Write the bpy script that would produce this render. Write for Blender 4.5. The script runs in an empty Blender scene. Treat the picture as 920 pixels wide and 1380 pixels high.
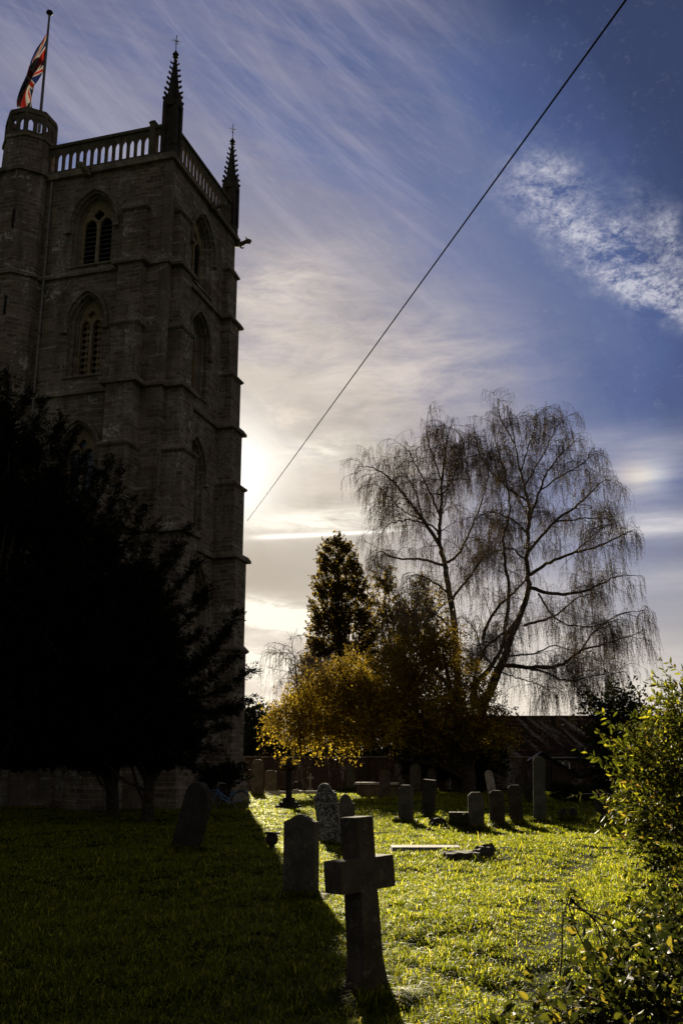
import bpy, bmesh, math, random
import numpy as np
from mathutils import Vector, Matrix, geometry
random.seed(7); RNG = np.random.default_rng(7)
R = math.radians
S = bpy.context.scene; C = S.collection

# ---------------------------------------------------------------- camera numbers
EYE = 1.6; FPX = 1308.0; TILT = math.atan(340/1308); CT, ST = math.cos(TILT), math.sin(TILT)
SUN_AZ, SUN_EL = -7.3, 16.6            # degrees: azimuth from +Y towards +X, elevation
def ray(px, py):
    x, y = px-460, 690-py
    f = FPX*CT - y*ST
    return x/f, (y*CT + FPX*ST)/f
def at(px, py, Y):
    a, b = ray(px, py); return Vector((a*Y, Y, EYE + b*Y))
def azel(px, py):
    a, b = ray(px, py); return math.degrees(math.atan(a)), math.degrees(math.atan(b/math.sqrt(1+a*a)))

def track(y): return 1.15+.105*(y-5)+.010*(y-5)**2*(y < 20)
def hgt(x, y):
    x = np.asarray(x, float); y = np.asarray(y, float)
    near = np.exp(-((y-15)/60)**2)
    h = .040*np.sin(x*.9+.5*y+1) + .045*np.sin(y*.75-.4*x) + .015*np.sin(2.3*x+1.7*y) + .012*np.sin(3.9*y-1.3*x)
    h = h + .018*np.sin(5.3*x+2.1*np.sin(2.2*y))*np.sin(4.7*y+1.7*np.sin(1.9*x)) + .009*np.sin(11.3*x+3*np.sin(3.1*y))*np.sin(10.1*y)
    h = h*near
    h = h + .42*np.exp(-(((x-5.2)/1.9)**2 + ((y-10.5)/3.6)**2))
    h = h - .07*np.exp(-((x-track(y))/.42)**2)*near
    return h
def gz(x, y): return float(hgt(x, y))
def on_ground(px, py):
    a, b = ray(px, py); Y = -EYE/b
    return a*Y, Y

# ---------------------------------------------------------------- object helpers
def tag(o, label=None, cat=None, group=None, kind=None):
    if label: o['label'] = label
    if cat: o['category'] = cat
    if group: o['group'] = group
    if kind: o['kind'] = kind
    return o
def empty(name, loc, rz=0, **k):
    o = bpy.data.objects.new(name, None); C.objects.link(o)
    o.location = loc; o.rotation_euler = (0, 0, rz); o.empty_display_size = .3
    return tag(o, **k)

class MB:
    def __init__(s): s.v = []; s.f = []; s.m = []
    def add(s, vs, fs, mi=0, M=None):
        n = len(s.v)
        for p in vs:
            p = Vector(p)
            s.v.append(tuple(M @ p if M is not None else p))
        for f in fs: s.f.append([i+n for i in f]); s.m.append(mi)
    def box(s, x0, x1, y0, y1, z0, z1, mi=0, M=None, top=0, topx=None):
        tx = top if topx is None else topx
        vs = [(x0,y0,z0),(x1,y0,z0),(x1,y1,z0),(x0,y1,z0),(x0+tx,y0+top,z1),(x1-tx,y0+top,z1),(x1-tx,y1-top,z1),(x0+tx,y1-top,z1)]
        s.add(vs, [(0,3,2,1),(4,5,6,7),(0,1,5,4),(1,2,6,5),(2,3,7,6),(3,0,4,7)], mi, M)
    def prism(s, pts, z0, z1, mi=0, M=None, sc=1.0, cen=(0,0)):
        n = len(pts)
        vs = [(x,y,z0) for x,y in pts]+[(cen[0]+(x-cen[0])*sc, cen[1]+(y-cen[1])*sc, z1) for x,y in pts]
        fs = [tuple(range(n-1,-1,-1)), tuple(range(n,2*n))]+[(i,(i+1)%n,n+(i+1)%n,n+i) for i in range(n)]
        s.add(vs, fs, mi, M)
    def plate(s, loops, d0, d1, mi=0, T=None):
        """loops: lists of (x,z); first is outer, the rest are holes; spans depth d0..d1"""
        T = T or (lambda a,b,c:(a,b,c))
        tris = geometry.tessellate_polygon([[Vector((x,z,0)) for x,z in l] for l in loops])
        flat = [p for l in loops for p in l]; n = len(flat)
        vs = [T(x,d0,z) for x,z in flat]+[T(x,d1,z) for x,z in flat]
        fs = [tuple(t) for t in tris]+[tuple(i+n for i in reversed(t)) for t in tris]
        b = 0
        for l in loops:
            k = len(l)
            for i in range(k):
                a, c = b+i, b+(i+1)%k
                fs.append((a, a+n, c+n, c))
            b += k
        s.add(vs, fs, mi)
    def tube(s, pts, rad, n=8, mi=0, caps=True, M=None):
        pts = [Vector(p) for p in pts]
        if not hasattr(rad, '__len__'): rad = [rad]*len(pts)
        base = []; up = Vector((0,0,1)); fr = None; vs = []; fs = []
        for i, p in enumerate(pts):
            t = (pts[min(i+1,len(pts)-1)]-pts[max(i-1,0)])
            if t.length < 1e-9: t = up.copy()
            t.normalize()
            if fr is None:
                a = up if abs(t.z) < .9 else Vector((1,0,0))
                fr = t.cross(a).normalized()
            fr = (fr - t*fr.dot(t)).normalized(); b = t.cross(fr)
            for k in range(n):
                an = 2*math.pi*k/n
                vs.append(p + (fr*math.cos(an)+b*math.sin(an))*rad[i])
        for i in range(len(pts)-1):
            for k in range(n):
                fs.append((i*n+k, i*n+(k+1)%n, (i+1)*n+(k+1)%n, (i+1)*n+k))
        if caps:
            fs.append(tuple(range(n-1,-1,-1))); o = (len(pts)-1)*n; fs.append(tuple(range(o,o+n)))
        s.add(vs, fs, mi, M)
    def torus(s, cen, axis, R0, r, n=40, k=8, mi=0, M=None):
        axis = Vector(axis).normalized(); a = axis.orthogonal().normalized(); b = axis.cross(a)
        vs = []; fs = []
        for i in range(n):
            t = 2*math.pi*i/n; d = a*math.cos(t)+b*math.sin(t)
            for j in range(k):
                u = 2*math.pi*j/k
                vs.append(Vector(cen)+d*(R0+r*math.cos(u))+axis*r*math.sin(u))
        for i in range(n):
            for j in range(k):
                fs.append((i*k+j, ((i+1)%n)*k+j, ((i+1)%n)*k+(j+1)%k, i*k+(j+1)%k))
        s.add(vs, fs, mi, M)
    def lathe(s, prof, n=20, mi=0, M=None):
        vs = []; fs = []
        for r, z in prof:
            for k in range(n):
                a = 2*math.pi*k/n; vs.append((r*math.cos(a), r*math.sin(a), z))
        for i in range(len(prof)-1):
            for k in range(n):
                fs.append((i*n+k, i*n+(k+1)%n, (i+1)*n+(k+1)%n, (i+1)*n+k))
        fs.append(tuple(range(n-1,-1,-1))); o = (len(prof)-1)*n; fs.append(tuple(range(o,o+n)))
        s.add(vs, fs, mi, M)
    def build(s, name, mats, parent=None, smooth=False, bevel=0, loc=None, rough=0, sub=0):
        me = bpy.data.meshes.new(name); me.from_pydata(s.v, [], s.f)
        mats = mats if isinstance(mats, (list,tuple)) else [mats]
        for m in mats: me.materials.append(m)
        me.polygons.foreach_set('material_index', s.m)
        bm = bmesh.new(); bm.from_mesh(me); bmesh.ops.recalc_face_normals(bm, faces=bm.faces)
        if sub:
            bmesh.ops.triangulate(bm, faces=bm.faces)
            for _ in range(2): bmesh.ops.subdivide_edges(bm, edges=bm.edges, cuts=1, use_grid_fill=True)
            for v_ in bm.verts: v_.co += Vector((random.uniform(-1,1), random.uniform(-1,1), random.uniform(-1,1)))*sub
        if bevel:
            es = [e for e in bm.edges if len(e.link_faces) == 2 and e.calc_face_angle(0) > .5]
            bmesh.ops.bevel(bm, geom=es, offset=bevel, segments=2, affect='EDGES', profile=.6)
        bm.to_mesh(me); bm.free()
        if smooth: me.polygons.foreach_set('use_smooth', [True]*len(me.polygons))
        me.update()
        o = bpy.data.objects.new(name, me); C.objects.link(o); o.parent = parent
        if loc is not None: o.location = loc
        return o

def np_mesh(name, verts, faces, mat, parent=None, smooth=False):
    """verts (N,3) array; faces (M,k) int array, constant k"""
    me = bpy.data.meshes.new(name); k = faces.shape[1]
    me.vertices.add(len(verts)); me.vertices.foreach_set('co', verts.astype(np.float32).ravel())
    me.loops.add(faces.size); me.loops.foreach_set('vertex_index', faces.astype(np.int32).ravel())
    me.polygons.add(len(faces))
    me.polygons.foreach_set('loop_start', np.arange(0, faces.size, k, dtype=np.int32))
    me.polygons.foreach_set('loop_total', np.full(len(faces), k, dtype=np.int32))
    if smooth: me.polygons.foreach_set('use_smooth', np.ones(len(faces), bool))
    me.materials.append(mat); me.update(calc_edges=True)
    o = bpy.data.objects.new(name, me); C.objects.link(o); o.parent = parent
    return o

# ---------------------------------------------------------------- node expression helper
class X:
    """wraps a float socket so shader maths can be written as expressions"""
    def __init__(s, nt, k): s.nt = nt; s.k = k
    def op(s, o, *a):
        n = s.nt.nodes.new('ShaderNodeMath'); n.operation = o
        for i, v in enumerate((s,)+a):
            if isinstance(v, X): s.nt.links.new(v.k, n.inputs[i])
            else: n.inputs[i].default_value = v
        return X(s.nt, n.outputs[0])
    def __add__(s, o): return s.op('ADD', o)
    __radd__ = __add__
    def __mul__(s, o): return s.op('MULTIPLY', o)
    __rmul__ = __mul__
    def __sub__(s, o): return s.op('SUBTRACT', o)
    def __rsub__(s, o): return (s*-1.0)+o
    def __truediv__(s, o): return s.op('DIVIDE', o)
    def pw(s, o): return s.op('POWER', o)
    def exp(s): return s.op('EXPONENT')
    def clip(s):
        n = s.nt.nodes.new('ShaderNodeClamp'); s.nt.links.new(s.k, n.inputs[0]); return X(s.nt, n.outputs[0])
    def smooth(s, a, b):
        n = s.nt.nodes.new('ShaderNodeMapRange'); n.interpolation_type = 'SMOOTHSTEP'
        s.nt.links.new(s.k, n.inputs[0]); n.inputs[1].default_value = a; n.inputs[2].default_value = b
        return X(s.nt, n.outputs[0])
def comb(nt, x, y, z):
    n = nt.nodes.new('ShaderNodeCombineXYZ')
    for i, v in enumerate((x,y,z)):
        if isinstance(v, X): nt.links.new(v.k, n.inputs[i])
        else: n.inputs[i].default_value = v
    return n.outputs[0]
def noise(nt, vec, scale, detail=6, rough=.55, dist=0):
    n = nt.nodes.new('ShaderNodeTexNoise'); nt.links.new(vec, n.inputs['Vector'])
    n.inputs['Scale'].default_value = scale; n.inputs['Detail'].default_value = detail
    n.inputs['Roughness'].default_value = rough; n.inputs['Distortion'].default_value = dist
    return X(nt, n.outputs['Fac'])
def mixc(nt, fac, a, b, mode='MIX'):
    n = nt.nodes.new('ShaderNodeMix'); n.data_type = 'RGBA'; n.blend_type = mode
    if isinstance(fac, X): nt.links.new(fac.k, n.inputs[0])
    else: n.inputs[0].default_value = fac
    for i, v in ((6,a),(7,b)):
        if isinstance(v, bpy.types.NodeSocket): nt.links.new(v, n.inputs[i])
        else: n.inputs[i].default_value = (*v, 1)
    return n.outputs[2]
def ramp(nt, fac, stops, interp='LINEAR'):
    n = nt.nodes.new('ShaderNodeValToRGB'); n.color_ramp.interpolation = interp
    e = n.color_ramp.elements
    while len(e) < len(stops): e.new(.5)
    for i, (p, c) in enumerate(stops): e[i].position = p; e[i].color = (*c, 1)
    nt.links.new(fac.k, n.inputs[0]); return n.outputs[0]

# ---------------------------------------------------------------- world
def build_world():
    w = bpy.data.worlds.new("World"); S.world = w; w.use_nodes = True; nt = w.node_tree
    bg = nt.nodes['Background']
    sky = nt.nodes.new('ShaderNodeTexSky'); sky.sky_type = 'NISHITA'; sky.sun_disc = False
    sky.sun_elevation = R(SUN_EL); sky.sun_rotation = R(SUN_AZ); sky.air_density = 1.2; sky.dust_density = 1.5
    tc = nt.nodes.new('ShaderNodeTexCoord'); sep = nt.nodes.new('ShaderNodeSeparateXYZ')
    nt.links.new(tc.outputs['Generated'], sep.inputs[0])
    x, y, z = (X(nt, sep.outputs[i]) for i in range(3))
    D = 180/math.pi
    az = x.op('ARCTAN2', y)*D
    el = z.op('ARCSINE')*D
    sd = Vector((math.sin(R(SUN_AZ))*math.cos(R(SUN_EL)), math.cos(R(SUN_AZ))*math.cos(R(SUN_EL)), math.sin(R(SUN_EL))))
    g = (x*sd.x + y*sd.y + z*sd.z).clip().op('ARCCOSINE')*D       # degrees from the sun
    # thin veil of cloud, brighter and warmer towards the sun
    # cloud plane coordinates
    zz = z.op('MAXIMUM', 0.0) + .12
    u = x/zz; v = y/zz
    warp = noise(nt, comb(nt, u, v, 0.0), 1.3, 3)-.5
    def streak(ang, sx, sy, scale, seed, detail=8, rough=.62):
        c, s_ = math.cos(R(ang)), math.sin(R(ang))
        a = (u*c + v*s_ + warp*.22)*sx; b = (v*c - u*s_ + warp*.14)*sy
        return noise(nt, comb(nt, a, b, seed), scale, detail, rough, .3)
    def blob(px, py, rx, ry, rot):
        """soft ellipse in the sky, radii in degrees, long axis tipped by rot degrees"""
        a0, e0 = azel(px, py); c, s_ = math.cos(R(rot)), math.sin(R(rot))
        da = (az-a0)*math.cos(R(e0)); de = el-e0
        p = (da*c + de*s_)/rx; q = (de*c - da*s_)/ry
        return (0-(p*p+q*q)).exp()
    n10 = noise(nt, comb(nt, az*.22, el*1.1+az*.04, 17.0), 1.0, 10, .68, .4)
    gn = g + (streak(65, 1, 3.2, 1.6, 3.1)-.5)*9.0
    base = ramp(nt, (gn/90.0).clip(), [
        (0/90, (.95,.93,.9)), (2.6/90, (.70,.655,.59)), (5.5/90, (.51,.465,.41)), (10/90, (.40,.365,.355)),
        (14/90, (.245,.245,.335)), (18.5/90, (.150,.185,.345)), (25/90, (.068,.108,.270)), (31/90, (.032,.050,.135)),
        (45/90, (.024,.030,.055)), (68/90, (.055,.052,.060)), (1.0, (.075,.070,.070))])  # far end: unseen sky raised to light the backlit tower
    # unseen sky behind the camera, brightened on the right to light backlit stone
    back = y.smooth(.1, -.5)
    base = mixc(nt, back*x.smooth(-.5, .7)*.6, base, (.25,.23,.215))
    # pale band low in the sky
    low = el.smooth(17, 2)*g.smooth(80, 20)
    base = mixc(nt, low*.75, base, (.50,.47,.46))
    # grey-blue gap above it to the right
    # long high streaks over the upper left
    s1 = streak(28, .8, 3.6, 2.0, 0.0)
    s2 = streak(62, .7, 3.0, 3.2, 5.0)
    left = az.smooth(16, -6)*el.smooth(16, 26)*g.smooth(80, 34)
    base = mixc(nt, left*s1.smooth(.36, .68)*.85, base, (.25,.245,.34))
    ang = R(-33); p9 = az*math.cos(ang)+el*math.sin(ang)+warp*2.5; q9 = el*math.cos(ang)-az*math.sin(ang)+warp*1.2
    s9 = noise(nt, comb(nt, p9*.075, q9*.85, 40.0), 1.0, 8, .7, .15)
    base = mixc(nt, s9.smooth(.44, .72)*g.smooth(50, 30)*az.smooth(12, 2)*el.smooth(14, 22)*.27, base, (.46,.44,.54))
    base = mixc(nt, s2.smooth(.46, .72)*g.smooth(60, 22)*az.smooth(13, 2)*.42, base, (.38,.37,.46))
    # grey cloud sheets close to the sun, and bright torn edges between them
    s3 = streak(88, .55, 3.0, 1.1, 9.0)
    warm = g.smooth(17, 6)
    base = mixc(nt, warm*s3.smooth(.46, .62)*.60, base, (.30,.27,.235))
    n4 = noise(nt, comb(nt, az*.10, el*.33, 2.0), 1.1, 9, .66, .6)
    base = mixc(nt, n4.smooth(.50, .70)*g.smooth(15, 5)*el.smooth(3, 8)*.5, base, (.90,.80,.66))
    n8 = noise(nt, comb(nt, az*.12+el*.05, el*.42-az*.06, 21.0), 1.2, 10, .68, .5)
    cr = blob(420,470,8,4.2,-8)*.9 + blob(370,385,4.5,1.8,18)*.8 + blob(470,640,4.5,2.2,10)*.8 + blob(560,520,6,3,8)*.5
    base = mixc(nt, (cr*((n8*.6+n10*.4)*4.0-1.45)).clip()*.75, base, (.74,.655,.585))
    # grey shelf under the sun and the bright gap beneath it
    sh = blob(372, 782, 7.5, 2.5, -2)*(n4*.8+.7)
    base = mixc(nt, (sh*.85).clip(), base, (.33,.305,.275))
    for (px, py, rx, ry, rot, k) in ((360,830,3.2,.8,-7,5.5),(345,895,2.2,.9,-20,5.0),(350,948,2.5,.6,0,3.5),(440,702,5.0,.7,4,2.2),(415,612,3.0,.8,10,1.2)):
        b = blob(px, py, rx, ry, rot)*(n10*2.6-.85)*k
        base = mixc(nt, b.clip(), base, (1.0,.95,.84))
    # torn cirrus patch, upper right
    n5 = noise(nt, comb(nt, az*.26+el*.14, el*.50-az*.04, 4.0), 1.0, 12, .72, .4)
    n6 = noise(nt, comb(nt, az*.2+el*.35, el*.30-az*.22, 7.0), 4.5, 9, .8, .2)
    wx = (noise(nt, comb(nt, az*.16, el*.16, 30.0), 1.0, 5, .6)-.5)*5.0
    sv = el+wx*.6; el_, az_ = el, az; el = sv; az = az_+wx
    m5 = blob(738,240,2.4,2.0,0)*.75 + blob(790,315,4.6,1.7,-42)*1.2 + blob(870,380,4.4,1.4,-27)*1.2 + blob(925,410,3,1.1,-25)*.6 + blob(880,290,.8,3.0,30)*.55 + blob(915,330,2.2,.8,-25)*.5
    el, az = el_, az_
    c5 = ((m5-.10)*(n5-.36)*4.2*((n6-.26)*2.6) + (m5-.35)*(n6-.5)*1.4).clip()*.9
    base = mixc(nt, c5, base, (.58,.58,.66))
    # low thin cloud behind the birch's right side
    n7 = noise(nt, comb(nt, az*.11, el*.75, 11.0), 1.0, 8, .6)
    for (px, py, rx, ry, k) in ((880,708,4,.75,.95),(860,640,2.2,1.2,.55),(840,655,4,2.6,.25),(830,600,6,1.0,.25),(900,780,6,1.2,.3)):
        b = blob(px, py, rx, ry, -2)*(n7*2.6-.55)*k
        base = mixc(nt, b.clip(), base, (.70,.67,.69))
    # mock sun 22 degrees right of the sun
    base = mixc(nt, (blob(866,642,1.0,.62,0)*(n7*1.8-.1)).clip()*.75, base, (1.0,.90,.72))
    base = mixc(nt, blob(846,638,.8,.9,0)*.22, base, (.66,.50,.46))
    base = mixc(nt, blob(884,642,.7,.8,0)*.18, base, (.42,.55,.80))
    # condensation trail
    a0, e0 = azel(350, 724); a1, e1 = azel(515, 716); sl = (e1-e0)/(a1-a0)
    t = el - (az-a0)*sl - e0
    q = t/(.10 + (a1-az).op('MAXIMUM', 0.0)*.006)
    trail = (0-q*q).exp()*az.smooth(a0-1.5, a0+1.0)*az.smooth(a1+5, a1-2)
    base = mixc(nt, trail, base, (1.15,1.12,1.05))
    lo = blob(640,930,16,3.6,0)*.9 + blob(820,955,8,1.6,0)*.6 + blob(600,830,7,4,0)*.5
    base = mixc(nt, (lo*(n7*1.5+.1)).clip()*.85, base, (.88,.80,.70))
    # glare round the sun
    gl = (0-(g*g)/5.5).exp()*1.2 + (0-g/2.2).exp()*.42
    base = mixc(nt, (gl*1.0).clip(), base, (1.25,1.22,1.15))
    # veil laid over the clear-air sky
    sc = nt.nodes.new('ShaderNodeMix'); sc.data_type = 'RGBA'; sc.blend_type = 'MULTIPLY'; sc.inputs[0].default_value = 1
    nt.links.new(base, sc.inputs[6]); sc.inputs[7].default_value = (4.06,4.06,4.06,1)
    veil = sc.outputs[2]
    out = mixc(nt, .985, sky.outputs[0], veil)
    nt.links.new(out, bg.inputs[0]); bg.inputs[1].default_value = .1
build_world()

sun = bpy.data.lights.new('sun', 'SUN'); sun.energy = 5.0; sun.angle = R(.5); sun.color = (1, .88, .65)
so = bpy.data.objects.new('sun', sun); C.objects.link(so)
sdir = Vector((math.sin(R(SUN_AZ))*math.cos(R(SUN_EL)), math.cos(R(SUN_AZ))*math.cos(R(SUN_EL)), math.sin(R(SUN_EL))))
so.rotation_euler = sdir.to_track_quat('Z', 'Y').to_euler(); so.location = (-10, 60, 40)

cam = bpy.data.cameras.new('camera'); co = bpy.data.objects.new('camera', cam); C.objects.link(co)
cam.sensor_fit = 'VERTICAL'; cam.sensor_height = 36; cam.sensor_width = 24; cam.lens = 36*FPX/1380
cam.clip_end = 8000; cam.clip_start = .05
co.location = (0, 0, EYE); co.rotation_euler = (math.pi/2+TILT, 0, 0); S.camera = co
S.view_settings.view_transform = 'Standard'; S.view_settings.look = 'None'; S.view_settings.exposure = 1.3; S.view_settings.gamma = 1
S.cycles.use_denoising = True; S.cycles.max_bounces = 6; S.cycles.diffuse_bounces = 3; S.cycles.transmission_bounces = 4
S.cycles.transparent_max_bounces = 8; S.cycles.caustics_reflective = False; S.cycles.caustics_refractive = False

# ---------------------------------------------------------------- materials
def new_mat(name):
    m = bpy.data.materials.new(name); m.use_nodes = True; nt = m.node_tree
    return m, nt, nt.nodes['Principled BSDF']
def obj_xyz(nt, which='Object'):
    tc = nt.nodes.new('ShaderNodeTexCoord'); return tc.outputs[which]
def bump(nt, b, h, strength=.5, dist=.02):
    n = nt.nodes.new('ShaderNodeBump'); n.inputs['Strength'].default_value = strength; n.inputs['Distance'].default_value = dist
    nt.links.new(h.k if isinstance(h, X) else h, n.inputs['Height']); nt.links.new(n.outputs[0], b.inputs['Normal'])
def simple(name, col, rough=.7, metal=0, var=.25, scale=6, spec=.3, bmp=.3, bd=.01):
    m, nt, b = new_mat(name); v = obj_xyz(nt)
    n = noise(nt, v, scale, 6)
    c = mixc(nt, n.smooth(.3, .7), tuple(c*(1-var) for c in col), tuple(min(1, c*(1+var)) for c in col))
    nt.links.new(c, b.inputs['Base Color']); b.inputs['Roughness'].default_value = rough
    b.inputs['Metallic'].default_value = metal; b.inputs['Specular IOR Level'].default_value = spec
    if bmp: bump(nt, b, noise(nt, v, scale*4, 5), bmp, bd)
    return m
def masonry(name, c1, c2, mortar, spec=.2, bw=.42, bh=.19, lichen=.5, bstr=.55, msize=.012, pale=(.46,.43,.36), gain=1.0):
    m, nt, b = new_mat(name); v = obj_xyz(nt)
    sep = nt.nodes.new('ShaderNodeSeparateXYZ'); nt.links.new(v, sep.inputs[0])
    x, y, z = (X(nt, sep.outputs[i]) for i in range(3))
    wob = noise(nt, v, 1.3, 3)-.5
    hv = comb(nt, x+y+wob*.10, z+wob*.06, 0.0)
    br = nt.nodes.new('ShaderNodeTexBrick'); nt.links.new(hv, br.inputs['Vector'])
    br.inputs['Color1'].default_value = (*c1,1); br.inputs['Color2'].default_value = (*c2,1); br.inputs['Mortar'].default_value = (*mortar,1)
    br.inputs['Scale'].default_value = 1; br.inputs['Brick Width'].default_value = bw; br.inputs['Row Height'].default_value = bh
    br.inputs['Mortar Size'].default_value = msize; br.inputs['Mortar Smooth'].default_value = .3; br.offset_frequency = 2; br.squash = 1.4; br.squash_frequency = 3
    big = noise(nt, v, .45, 5, .6)
    c = mixc(nt, big.smooth(.35, .7)*.65, br.outputs['Color'], tuple(k*.42 for k in c1))
    # iron-stained and pale courses, a row at a time
    row = noise(nt, comb(nt, (x+y)*.5, z*3.8, 3.0), 1.3, 4, .7)
    c = mixc(nt, row.smooth(.58, .66)*.8, c, pale)
    row2 = noise(nt, comb(nt, (x+y)*.6, z*5.0, 8.0), 1.1, 3, .6)
    c = mixc(nt, row2.smooth(.56, .68)*.6, c, (.17,.085,.06))
    # vertical weather streaks and lichen patches
    st = noise(nt, comb(nt, (x+y)*2.1, z*.22, 5.0), 1.2, 6, .65)
    c = mixc(nt, st.smooth(.50, .68)*.5, c, tuple(k*.35 for k in c2))
    pl = noise(nt, comb(nt, (x+y)*1.3, z*.30, 15.0), .9, 5, .65)
    pd = noise(nt, v, 9.0, 5, .75)
    c = mixc(nt, pl.smooth(.52, .64)*pd.smooth(.42, .60)*.7, c, (.50,.48,.46))
    li = noise(nt, v, 5.5, 8, .75)*.6 + noise(nt, v, .8, 3)*.4
    c = mixc(nt, li.smooth(.575, .60)*lichen, c, (.62,.60,.55))
    nt.links.new(c, b.inputs['Base Color']); b.inputs['Roughness'].default_value = .9; b.inputs['Specular IOR Level'].default_value = spec
    inv = (X(nt, br.outputs['Fac'])*-.9) + noise(nt, v, 14, 8, .7)*.9 + row*.5
    bump(nt, b, inv, bstr, .04)
    return m
def gravestone_mat(name, col, lich=(.24,.22,.16), amt=.5, scale=9, moss=.3):
    m, nt, b = new_mat(name); v = obj_xyz(nt)
    n1 = noise(nt, v, 3.5, 6, .65); n2 = noise(nt, v, scale, 8, .72); n3 = noise(nt, v, 1.7, 5)
    c = mixc(nt, n1.smooth(.3, .7), tuple(k*.6 for k in col), tuple(k*1.35 for k in col))
    c = mixc(nt, n3.smooth(.5, .68)*moss, c, (.05,.06,.02))
    n9 = noise(nt, v, scale*3.2, 8, .75)
    c = mixc(nt, n2.smooth(.60-.20*amt, .72-.20*amt)*n9.smooth(.46, .56)*.7, c, lich)
    nt.links.new(c, b.inputs['Base Color']); b.inputs['Roughness'].default_value = .85; b.inputs['Specular IOR Level'].default_value = .25
    bump(nt, b, noise(nt, v, 26, 8, .7)+n2*.8, .6, .02)
    return m
def leaf_mat(name, stops, trans=.45, rough=.45, spec=.5, tmul=1.6, extra_noise=0, zfade=None):
    m, nt, b = new_mat(name)
    gi = nt.nodes.new('ShaderNodeNewGeometry'); r_ = X(nt, gi.outputs['Random Per Island'])
    if extra_noise:
        v = obj_xyz(nt); r_ = (r_*.45 + (noise(nt, v, extra_noise, 3)-.25)*1.1).clip()
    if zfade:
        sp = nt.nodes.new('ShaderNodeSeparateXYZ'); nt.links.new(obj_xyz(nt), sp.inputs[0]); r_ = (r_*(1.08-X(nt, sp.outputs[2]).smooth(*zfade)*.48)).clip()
    c = ramp(nt, r_, stops)
    nt.links.new(c, b.inputs['Base Color']); b.inputs['Roughness'].default_value = rough; b.inputs['Specular IOR Level'].default_value = spec
    tr = nt.nodes.new('ShaderNodeBsdfTranslucent')
    mc = mixc(nt, 1.0, c, (tmul,tmul*.95,tmul*.5), 'MULTIPLY'); nt.links.new(mc, tr.inputs[0])
    mx = nt.nodes.new('ShaderNodeMixShader'); mx.inputs[0].default_value = trans
    nt.links.new(b.outputs[0], mx.inputs[1]); nt.links.new(tr.outputs[0], mx.inputs[2])
    nt.links.new(mx.outputs[0], nt.nodes['Material Output'].inputs['Surface'])
    return m

M = {}
M['stone'] = masonry('weathered_tower_stone', (.31,.25,.195), (.12,.095,.078), (.40,.34,.28), lichen=.8, bstr=.8, msize=.017)
M['trim'] = masonry('dressed_stone', (.28,.235,.185), (.17,.14,.115), (.13,.105,.085), bw=.6, bh=.34, lichen=.45, bstr=.3, msize=.006)
M['gold'] = masonry('pale_tracery_stone', (.40,.31,.20), (.30,.23,.15), (.25,.2,.14), bw=.6, bh=.34, lichen=.2, bstr=.2, msize=.004)
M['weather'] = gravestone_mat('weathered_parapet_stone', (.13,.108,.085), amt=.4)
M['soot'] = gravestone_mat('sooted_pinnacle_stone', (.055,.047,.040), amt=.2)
M['dark_in'] = simple('dark_interior', (.02,.018,.016), .9)
M['louvre'] = simple('slate_louvre', (.11,.105,.10), .7)
M['glass'] = simple('leaded_glass', (.05,.06,.09), .12, var=.5, scale=14, spec=.8, bmp=.2)
M['iron'] = simple('wrought_iron', (.03,.03,.03), .5, .6)
M['lead'] = simple('lead_pipe', (.22,.21,.20), .6, .3)
M['pole'] = simple('painted_flagpole', (.16,.16,.20), .4)
M['brick'] = masonry('old_brick', (.10,.058,.043), (.065,.042,.034), (.10,.088,.075), bw=.24, bh=.078, lichen=.3, bstr=.5, msize=.009, pale=(.14,.10,.08))
M['rooftile'] = masonry('clay_roof_tiles', (.045,.028,.022), (.03,.02,.017), (.02,.015,.012), spec=.02, bw=.2, bh=.11, lichen=.15, bstr=.8, pale=(.06,.04,.03))
M['slate'] = masonry('dark_slate', (.035,.033,.055), (.025,.025,.042), (.01,.01,.012), spec=.0, bw=.3, bh=.2, lichen=.05, bstr=.5, pale=(.06,.06,.08))
M['g_brown'] = gravestone_mat('brown_gravestone', (.085,.066,.046), amt=.5, moss=.6)
M['g_grey'] = gravestone_mat('grey_gravestone', (.10,.088,.07), amt=.5, moss=.5)
M['g_lichen'] = gravestone_mat('lichen_gravestone', (.04,.036,.033), lich=(.72,.70,.66), amt=1.0, scale=11)
M['g_green'] = gravestone_mat('green_stained_gravestone', (.10,.105,.072), amt=.3, moss=.7)
M['g_dark'] = gravestone_mat('dark_gravestone', (.05,.042,.034), amt=.25, moss=.5)
M['g_pale'] = gravestone_mat('pale_gravestone', (.34,.32,.28), amt=.5)
M['bark'] = simple('brown_bark', (.055,.042,.032), .9, var=.5, scale=8, bmp=.8, bd=.03)
M['birch_bark'] = simple('birch_bark', (.055,.045,.037), .8, var=.6, scale=3, bmp=.5, bd=.02)
M['twig'] = simple('birch_twig', (.135,.108,.09), .7, var=.3, scale=2, bmp=0)
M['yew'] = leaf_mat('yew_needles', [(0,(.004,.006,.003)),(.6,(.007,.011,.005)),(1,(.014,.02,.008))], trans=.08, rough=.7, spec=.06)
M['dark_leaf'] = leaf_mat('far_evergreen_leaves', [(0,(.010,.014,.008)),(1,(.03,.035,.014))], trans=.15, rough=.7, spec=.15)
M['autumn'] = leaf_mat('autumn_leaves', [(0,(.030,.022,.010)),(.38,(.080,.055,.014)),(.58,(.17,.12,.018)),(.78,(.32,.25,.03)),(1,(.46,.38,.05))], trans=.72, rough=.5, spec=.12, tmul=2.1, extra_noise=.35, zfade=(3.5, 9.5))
M['conifer'] = leaf_mat('bronzed_conifer_sprays', [(0,(.012,.012,.007)),(.55,(.032,.025,.010)),(.9,(.08,.055,.016)),(1,(.30,.20,.04))], trans=.45, rough=.6, spec=.2, tmul=2)
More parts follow.
